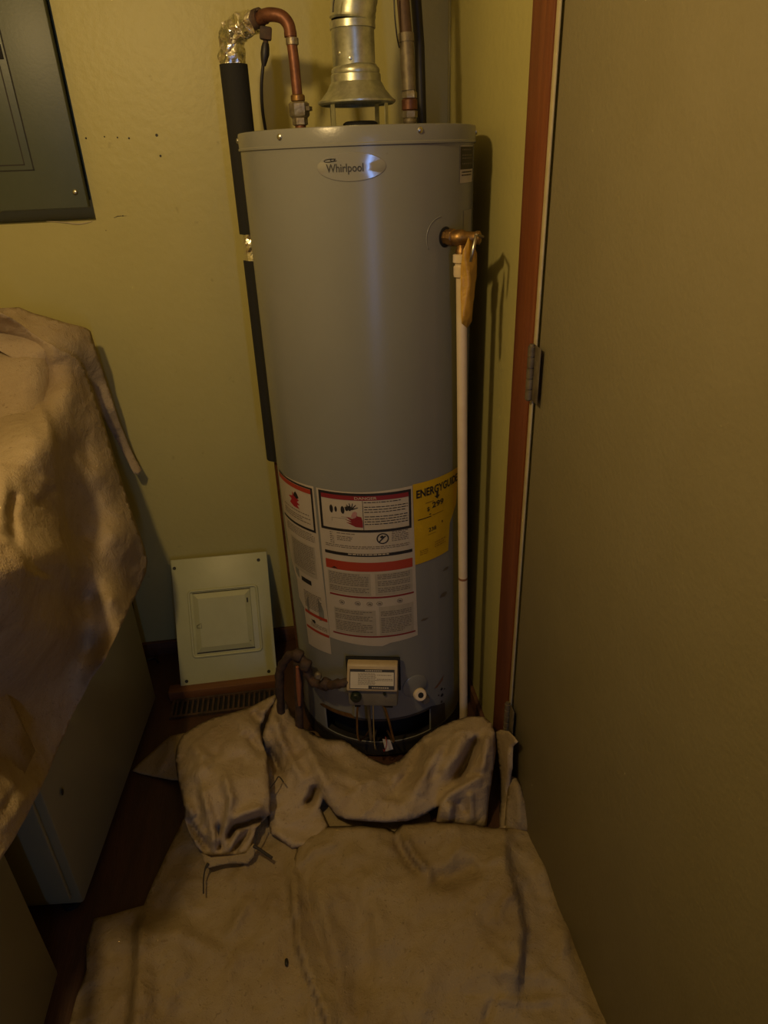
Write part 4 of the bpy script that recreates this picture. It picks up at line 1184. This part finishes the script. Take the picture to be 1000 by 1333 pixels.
uc_ = sheet('drop_cloth', upl, upb, upc, 'h', cloth_m, step=4.2, nz=0.008, floorz=0.010, edge=(0.018, 3.0), wr=0.014, amp=2.0)
tag(uc_, 'canvas drop cloth layer with folded top edge lying along the foot of the door', 'cloth')
# --- bunched cloth round the heater base
bun = thing('bunched_cloth', (0.1, 1.2, 0), 'bunched canvas cloth heaped around the base of the water heater', 'cloth')
bo = [(362, 903), (372, 912), (380, 930), (392, 945), (410, 957), (425, 962), (445, 962), (462, 972), (480, 986), (505, 996), (520, 990), (538, 972), (552, 958), (572, 946), (590, 938), (610, 933), (630, 933), (640, 941), (645, 955), (646, 975), (643, 1000), (639, 1025), (636, 1050), (633, 1077), (615, 1080), (566, 1078), (571, 1050), (560, 1056), (545, 1065), (528, 1069), (500, 1071), (470, 1069), (448, 1066), (436, 1061), (428, 1050), (421, 1040), (417, 1052), (428, 1075), (410, 1100), (380, 1105), (352, 1085), (346, 1040), (345, 990), (340, 960), (350, 930)]
bb = [(362, 905, .100), (372, 920, .095), (385, 940, .080), (352, 940, .10), (350, 980, .060), (410, 958, .055), (440, 965, .055), (480, 987, .038), (505, 996, .034), (535, 977, .060), (570, 948, .115), (600, 937, .140), (628, 936, .160), (643, 955, .170),
      (643, 1000, .115), (635, 1070, .020), (600, 975, .140), (560, 990, .105), (520, 1020, .078), (460, 1010, .075), (440, 1040, .075), (470, 1062, .062), (528, 1063, .060), (560, 1045, .070), (590, 1030, .075), (575, 1075, .030), (605, 1055, .050),
      (395, 985, .080), (410, 1015, .075), (380, 1050, .042), (415, 1090, .032), (365, 1090, .032), (420, 1060, .04)]
bc = [('r', [(622, 958), (612, 980), (603, 1000), (592, 1018)], 7, -0.030), ('r', [(606, 950), (590, 985), (575, 1010)], 9, 0.010), ('r', [(634, 955), (632, 985), (626, 1010)], 5, 0.012),
      ('s', [(636, 1008), (618, 1011), (598, 1022), (582, 1032), (572, 1046), (566, 1070)], (3, 30), 0.020),
      ('r', [(556, 965), (540, 995), (520, 1025), (500, 1050)], 10, -0.016), ('r', [(572, 965), (556, 1000), (540, 1035)], 9, 0.012),
      ('r', [(500, 1012), (515, 1020), (520, 1045)], 6, -0.010), ('r', [(508, 1052), (516, 1030), (512, 1005)], 7, 0.008),
      ('r', [(380, 945), (405, 980), (420, 1010), (430, 1035)], 8, 0.012), ('r', [(425, 975), (450, 1000), (460, 1035)], 10, -0.008),
      ('r', [(412, 1022), (406, 1038), (398, 1048)], 5, -0.030), ('r', [(352, 925), (362, 955), (380, 990), (395, 1020)], 6, 0.010),
      ('r', [(345, 975), (356, 990), (364, 1008)], 5, -0.030), ('r', [(430, 1000), (470, 1020), (500, 1010)], 8, 0.006),
      ('r', [(596, 1040), (606, 1060)], 5, -0.012), ('r', [(612, 1030), (616, 1070)], 4, 0.010), ('r', [(586, 1045), (584, 1070)], 5, 0.010)]
sheet('cloth_heap', bo, bb, bc, 'h', cloth2_m, bun, step=3.4, nz=0.008, ns=13, edge=(0.010, 3.0), wr=0.014, amp=1.8)
# right-hand folds
sheet('standing_fold', [(646, 953), (652, 950), (662, 952), (670, 960), (674, 966), (668, 972), (667, 1000), (663, 1030), (660, 1060), (657, 1082), (650, 1082), (651, 1040), (650, 1000), (646, 975)],
      [(647, 955, .175), (672, 966, .265), (660, 953, .24), (667, 1000, .175), (650, 1000, .085), (655, 1078, .018), (661, 1060, .030)], [('r', [(662, 965), (661, 1000), (656, 1070)], 4, 0.014)], 'h', cloth2_m, bun, step=3, nz=0.002, edge=(0.006, 2.5))
sheet('side_fold', [(662, 1008), (672, 1012), (680, 1024), (687, 1045), (691, 1065), (693, 1082), (656, 1084), (659, 1050)],
      [(664, 1010, .125), (680, 1026, .115), (692, 1078, .045), (658, 1080, .018), (672, 1050, .075)], [('r', [(672, 1015), (676, 1050), (676, 1080)], 6, 0.008)], 'h', cloth_m, bun, step=3.5, nz=0.002, edge=(0.006, 3))
# --- tied flap at left
fl_o = [(362, 902), (352, 907), (342, 912), (325, 921), (300, 928), (278, 934), (262, 942), (250, 948), (238, 956), (230, 972), (228, 990), (230, 1006), (234, 1025), (238, 1045), (240, 1065), (247, 1085), (255, 1102), (266, 1113), (280, 1116), (300, 1114), (318, 1112), (325, 1110), (330, 1095), (334, 1078), (342, 1068), (352, 1060), (352, 1035), (350, 1005), (348, 985), (342, 968), (340, 950), (345, 930), (356, 915)]
flb = [(362, 903, .105), (345, 930, .110), (300, 930, .080), (262, 944, .075), (232, 972, .070), (228, 1000, .070), (300, 970, .120), (265, 1000, .120), (340, 975, .110), (320, 1010, .125), (350, 1035, .105), (352, 1058, .085), (240, 1060, .065), (285, 1050, .105), (320, 1060, .100), (255, 1100, .045), (285, 1110, .035), (325, 1106, .035), (300, 1085, .055)]
flc = [('r', [(262, 1020), (272, 1060), (282, 1105)], 6, 0.016), ('r', [(290, 1000), (300, 1040), (294, 1080), (288, 1108)], 6, 0.012), ('r', [(284, 1072), (286, 1095), (287, 1108)], 3.5, -0.022),
       ('r', [(350, 1062), (325, 1070), (304, 1078), (294, 1095)], 4.5, -0.030), ('r', [(345, 1050), (318, 1058), (300, 1068)], 6, 0.012), ('r', [(328, 1075), (318, 1090), (302, 1108)], 4.5, -0.018), ('r', [(312, 1078), (304, 1095), (300, 1108)], 4, 0.012),
       ('r', [(245, 1065), (256, 1085), (272, 1108)], 4, -0.020), ('r', [(240, 1040), (256, 1070), (270, 1090)], 5, 0.012), ('r', [(252, 1060), (262, 1078), (270, 1082)], 3.5, -0.012),
       ('r', [(326, 925), (340, 940), (346, 960)], 6, -0.014), ('r', [(270, 975), (290, 990), (315, 985), (330, 1000)], 12, -0.010), ('r', [(246, 960), (262, 985), (258, 1020)], 10, 0.008), ('r', [(318, 950), (332, 970), (345, 985)], 6, -0.012), ('r', [(300, 925), (330, 960)], 10, 0.008)]
flap = sheet('gathered_flap', fl_o, flb, flc, 'h', cloth2_m, bun, step=3.2, nz=0.006, ns=14, edge=(0.010, 3), wr=0.010, amp=1.8)
sheet('flap_hem', [(262, 1110), (275, 1116), (300, 1114), (320, 1110), (330, 1098), (333, 1102), (330, 1115), (322, 1124), (300, 1124), (285, 1127), (270, 1130), (265, 1120)],
      [(262, 1112, .046), (300, 1115, .044), (330, 1100, .048), (270, 1128, .034), (300, 1124, .034), (328, 1116, .034)], [], 'h', cloth_m, bun, step=3, nz=0.001, floorz=0.008)
tie = bun
tb('tie_string', smooth_path([at(271, 1124, 2, 0.040), at(267, 1132, 2, 0.038), at(265, 1145, 2, 0.034), at(265, 1163, 2, 0.032)], 4), [0.0035, 0.0032, .003, .0026, .002, .0017, .0016, .0016, .0016, .0016, .0016, .0016, 0.0018], string_m, bun, n=8)
tb('tie_string', smooth_path([at(341, 1070, 2, 0.075), at(336, 1084, 2, 0.062), at(332, 1099, 2, 0.050)], 4), 0.0014, string_m, bun, n=8)
tb('tie_strap', smooth_path([at(330, 1101, 2, 0.050), at(340, 1107, 2, 0.044), at(354, 1117, 2, 0.038)], 4), 0.0036, string_m, bun, n=8)
tb('tie_string', smooth_path([at(350, 1028, 2, 0.10), at(358, 1018, 2, 0.10), at(363, 1011, 2, 0.10), at(369, 1018, 2, 0.10)], 4), 0.0015, string_m, bun, n=8)
sheet('corner_flap', [(171, 1003), (185, 990), (205, 972), (222, 958), (240, 954), (245, 990), (244, 1016), (225, 1015), (200, 1011), (183, 1007)],
      [(172, 1003, .004), (205, 975, .016), (225, 960, .035), (240, 958, .05), (240, 1010, .03), (205, 1010, .008), (215, 995, .02)], [('r', [(222, 962), (218, 985), (205, 1005)], 5, 0.006)], 'h', cloth_m, bun, step=4, nz=0.002)
# small black crumbs on the cloth
for px, py, r0 in [(373, 1253, .005), (203, 1298, .0022), (322, 1142, .0016), (560, 1236, .0016)]:
    p = at(px, py, 2, 0.012 if px != 560 else 0.033)
    bm = BM()
    bmesh.ops.create_icosphere(bm, subdivisions=2, radius=1)
    for v in bm.verts:
        v.co = Vector((v.co.x*r0*0.7, v.co.y*r0*1.6, v.co.z*r0*0.6))*(1+0.3*noise.noise(v.co*3))+p+Vector((0, 0, r0*0.3))
    o = obj('crumb', bm, dscrew_m, smooth=True)
    tag(o, {373: 'largest black crumb on the drop cloth near the overlap seam', 203: 'small dark crumb on the cloth at lower left', 322: 'tiny dark crumb right below the gathered flap', 560: 'tiny dark speck on the layer by the door'}[px], 'debris')

# --- sheet draped over the appliances
dr_back = [(-30, 396), (0, 401), (25, 400), (45, 408), (80, 418), (112, 427), (118, 431), (122, 445), (132, 475), (143, 510), (155, 548), (168, 580), (178, 600), (185, 612), (180, 618), (174, 616), (166, 600), (150, 570), (135, 545), (90, 520), (60, 490), (-30, 440)]
drape = thing('draped_cloth', (-0.8, 1.2, 0.5), 'dusty canvas sheet draped over the appliances at the left', 'cloth')
sheet('back_fold', dr_back, [dd(0, 402, 1, 1.70), dd(25, 401, 1, 1.74), dd(118, 431, 1, 1.75), dd(100, 460, 1, 1.66), dd(60, 448, 1, 1.60), dd(60, 485, 1, 1.60), dd(183, 613, 1, 1.79), dd(150, 530, 1, 1.775), dd(150, 568, 1, 1.79), dd(130, 500, 1, 1.765), dd(-30, 400, 1, 1.70), dd(-30, 440, 1, 1.6)],
      [('r', [(118, 440), (140, 510), (170, 590)], 7, 0.010), ('r', [(0, 405), (22, 412)], 5, -0.010)], 'd', cloth2_m, drape, step=4, nz=0.003)
mo = [(-40, 405), (0, 408), (10, 412), (20, 418), (42, 434), (65, 448), (85, 458), (100, 466), (108, 476), (113, 488), (122, 510), (130, 535), (140, 565), (150, 598), (160, 630), (170, 660), (180, 688), (188, 712), (192, 730), (190, 745), (182, 765), (172, 785), (160, 810), (148, 835), (135, 860), (118, 885), (95, 930), (80, 965), (66, 998), (52, 1030), (35, 1062), (15, 1098), (0, 1120), (-30, 1170), (-60, 1160), (-60, 700)]
mb = [dd(0, 409, 1, 1.56), dd(65, 449, 1, 1.58), dd(103, 470, 1, 1.63), dd(-40, 408, 1, 1.55),
      dd(0, 480, 2, 0.995), dd(50, 500, 2, 0.985), dd(0, 540, 2, 0.965), dd(-40, 560, 2, 0.955), dd(90, 510, 0, -0.505),
      dd(115, 500, 1, 1.66), dd(140, 566, 1, 1.65), dd(162, 632, 1, 1.61), dd(190, 725, 1, 1.53), dd(190, 745, 1, 1.51), dd(180, 768, 1, 1.47), dd(137, 857, 0, -0.415), dd(152, 828, 0, -0.412), dd(116, 845, 0, -0.485),
      dd(55, 580, 0, -0.485), dd(98, 590, 0, -0.500), dd(98, 640, 0, -0.500), dd(104, 700, 0, -0.500), dd(130, 620, 0, -0.472), dd(150, 700, 0, -0.440), dd(145, 780, 0, -0.425), dd(112, 780, 0, -0.495),
      dd(20, 620, 0, -0.480), dd(40, 700, 0, -0.430), dd(0, 690, 0, -0.430), dd(-50, 700, 0, -0.43), dd(70, 720, 0, -0.430), dd(80, 825, 0, -0.465), dd(40, 785, 0, -0.405), dd(0, 800, 0, -0.405), dd(20, 860, 0, -0.465), dd(0, 900, 0, -0.520),
      dd(60, 900, 0, -0.53), dd(100, 885, 0, -0.50), dd(40, 970, 0, -0.540), dd(66, 997, 0, -0.540), dd(0, 1000, 0, -0.515), dd(20, 1030, 0, -0.490), dd(35, 1062, 0, -0.490), dd(0, 1118, 0, -0.465), dd(-40, 1150, 0, -0.46)]
mc = [('s', [(95, 770), (92, 735), (84, 695), (78, 650), (75, 610), (72, 575), (66, 550), (58, 530)], (3.0, 50), 0.060),
      ('r', [(22, 455), (35, 490), (45, 520), (58, 545), (70, 562)], 6, 0.012), ('r', [(42, 495), (50, 515), (62, 528)], 5, -0.012),
      ('r', [(0, 560), (25, 565), (50, 560)], 12, 0.012), ('r', [(20, 640), (14, 670), (20, 700), (26, 712)], 7, -0.028), ('r', [(0, 600), (6, 650), (4, 695)], 9, 0.012),
      ('s', [(72, 764), (66, 752), (44, 745), (36, 738), (28, 720), (12, 704), (-20, 700)], (2.5, 34), 0.030),
      ('r', [(46, 660), (58, 650), (72, 634)], 6, -0.012), ('r', [(60, 620), (50, 650)], 9, 0.010), ('r', [(85, 700), (96, 730), (92, 765)], 6, 0.010),
      ('r', [(118, 520), (140, 620), (155, 700)], 16, 0.008), ('r', [(105, 560), (120, 640), (125, 720)], 12, -0.006),
      ('r', [(12, 520), (30, 530), (45, 550)], 9, -0.010),
      ('r', [(0, 1000), (30, 990), (60, 985)], 10, 0.008), ('r', [(0, 1060), (20, 1030), (50, 1000)], 6, -0.010), ('r', [(0, 1085), (30, 1045), (55, 1010)], 7, 0.010),
      ('r', [(25, 830), (50, 815), (60, 800)], 9, 0.008), ('r', [(80, 460), (50, 470), (30, 465)], 9, 0.006)]
sheet('main_sheet', mo, mb, mc, 'd', cloth2_m, drape, step=3.8, nz=0.008, ns=9, wr=0.013, amp=1.3)

# the rest of the sheet, over the tops and the near side, going on outside the picture
bm = BM()
prof = [(-1.24, 0.62), (-1.235, 0.80), (-1.21, 0.93)]+[(-1.17+0.05*k, 0.955) for k in range(12)]+[(-0.585, 0.953), (-0.555, 0.943), (-0.54, 0.92), (-0.532, 0.88), (-0.527, 0.80), (-0.522, 0.70), (-0.518, 0.60), (-0.515, 0.52)]
ys = [0.12+0.0425*k for k in range(39)]
G_ = []
for y in ys:
    row = []
    for i, (x, z) in enumerate(prof):
        if i >= 15 and y > 0.96:
            # behind the front sheet only the turned-over edge goes on
            z = max(z, 0.90)
            x = min(x, -0.556)
        up = 0.0
        if z > 0.92:
            t = max(0.0, min(1.0, (y-1.40)/0.18)); up = 0.10*t*t*(3-2*t)
        p = Vector((x, y, z+up))
        f_ = noise.fractal(p*7, 1.0, 2.0, 4)
        row.append(bm.verts.new(p+Vector((0.010*f_ if i >= 16 and y < 0.96 else 0, 0, abs(0.007*f_)+wrink(p)*0.01))))
    G_.append(row)
for a, b in zip(G_, G_[1:]):
    for k in range(len(prof)-1):
        bm.faces.new((a[k], a[k+1], b[k+1], b[k]))
bmesh.ops.recalc_face_normals(bm, faces=bm.faces)
tso = obj('top_sheet', bm, cloth2_m, drape, smooth=True)
sd = tso.modifiers.new('t', 'SOLIDIFY'); sd.thickness = 0.0016

# ------------------------------------------------------------------ ceiling bulb (out of the picture, the room's lamp)
cl = thing('ceiling_bulb', (LAMP[0], LAMP[1], ZC), 'bare bulb hanging on a short cord from the ceiling', 'lamp')
lt('ceiling_rose', [(0, ZC), (0.05, ZC), (0.05, ZC-0.015), (0.01, ZC-0.03), (0, ZC-0.03)], (LAMP[0], LAMP[1], 0), porc_m, cl, n=24)
tb('cord', [(LAMP[0], LAMP[1], ZC-0.02), (LAMP[0], LAMP[1], LAMP[2]+0.11)], 0.003, rubber_m, cl, n=8)
lt('socket', [(0, LAMP[2]+0.12), (0.018, LAMP[2]+0.11), (0.018, LAMP[2]+0.06), (0, LAMP[2]+0.06)], (LAMP[0], LAMP[1], 0), porc_m, cl, n=16)
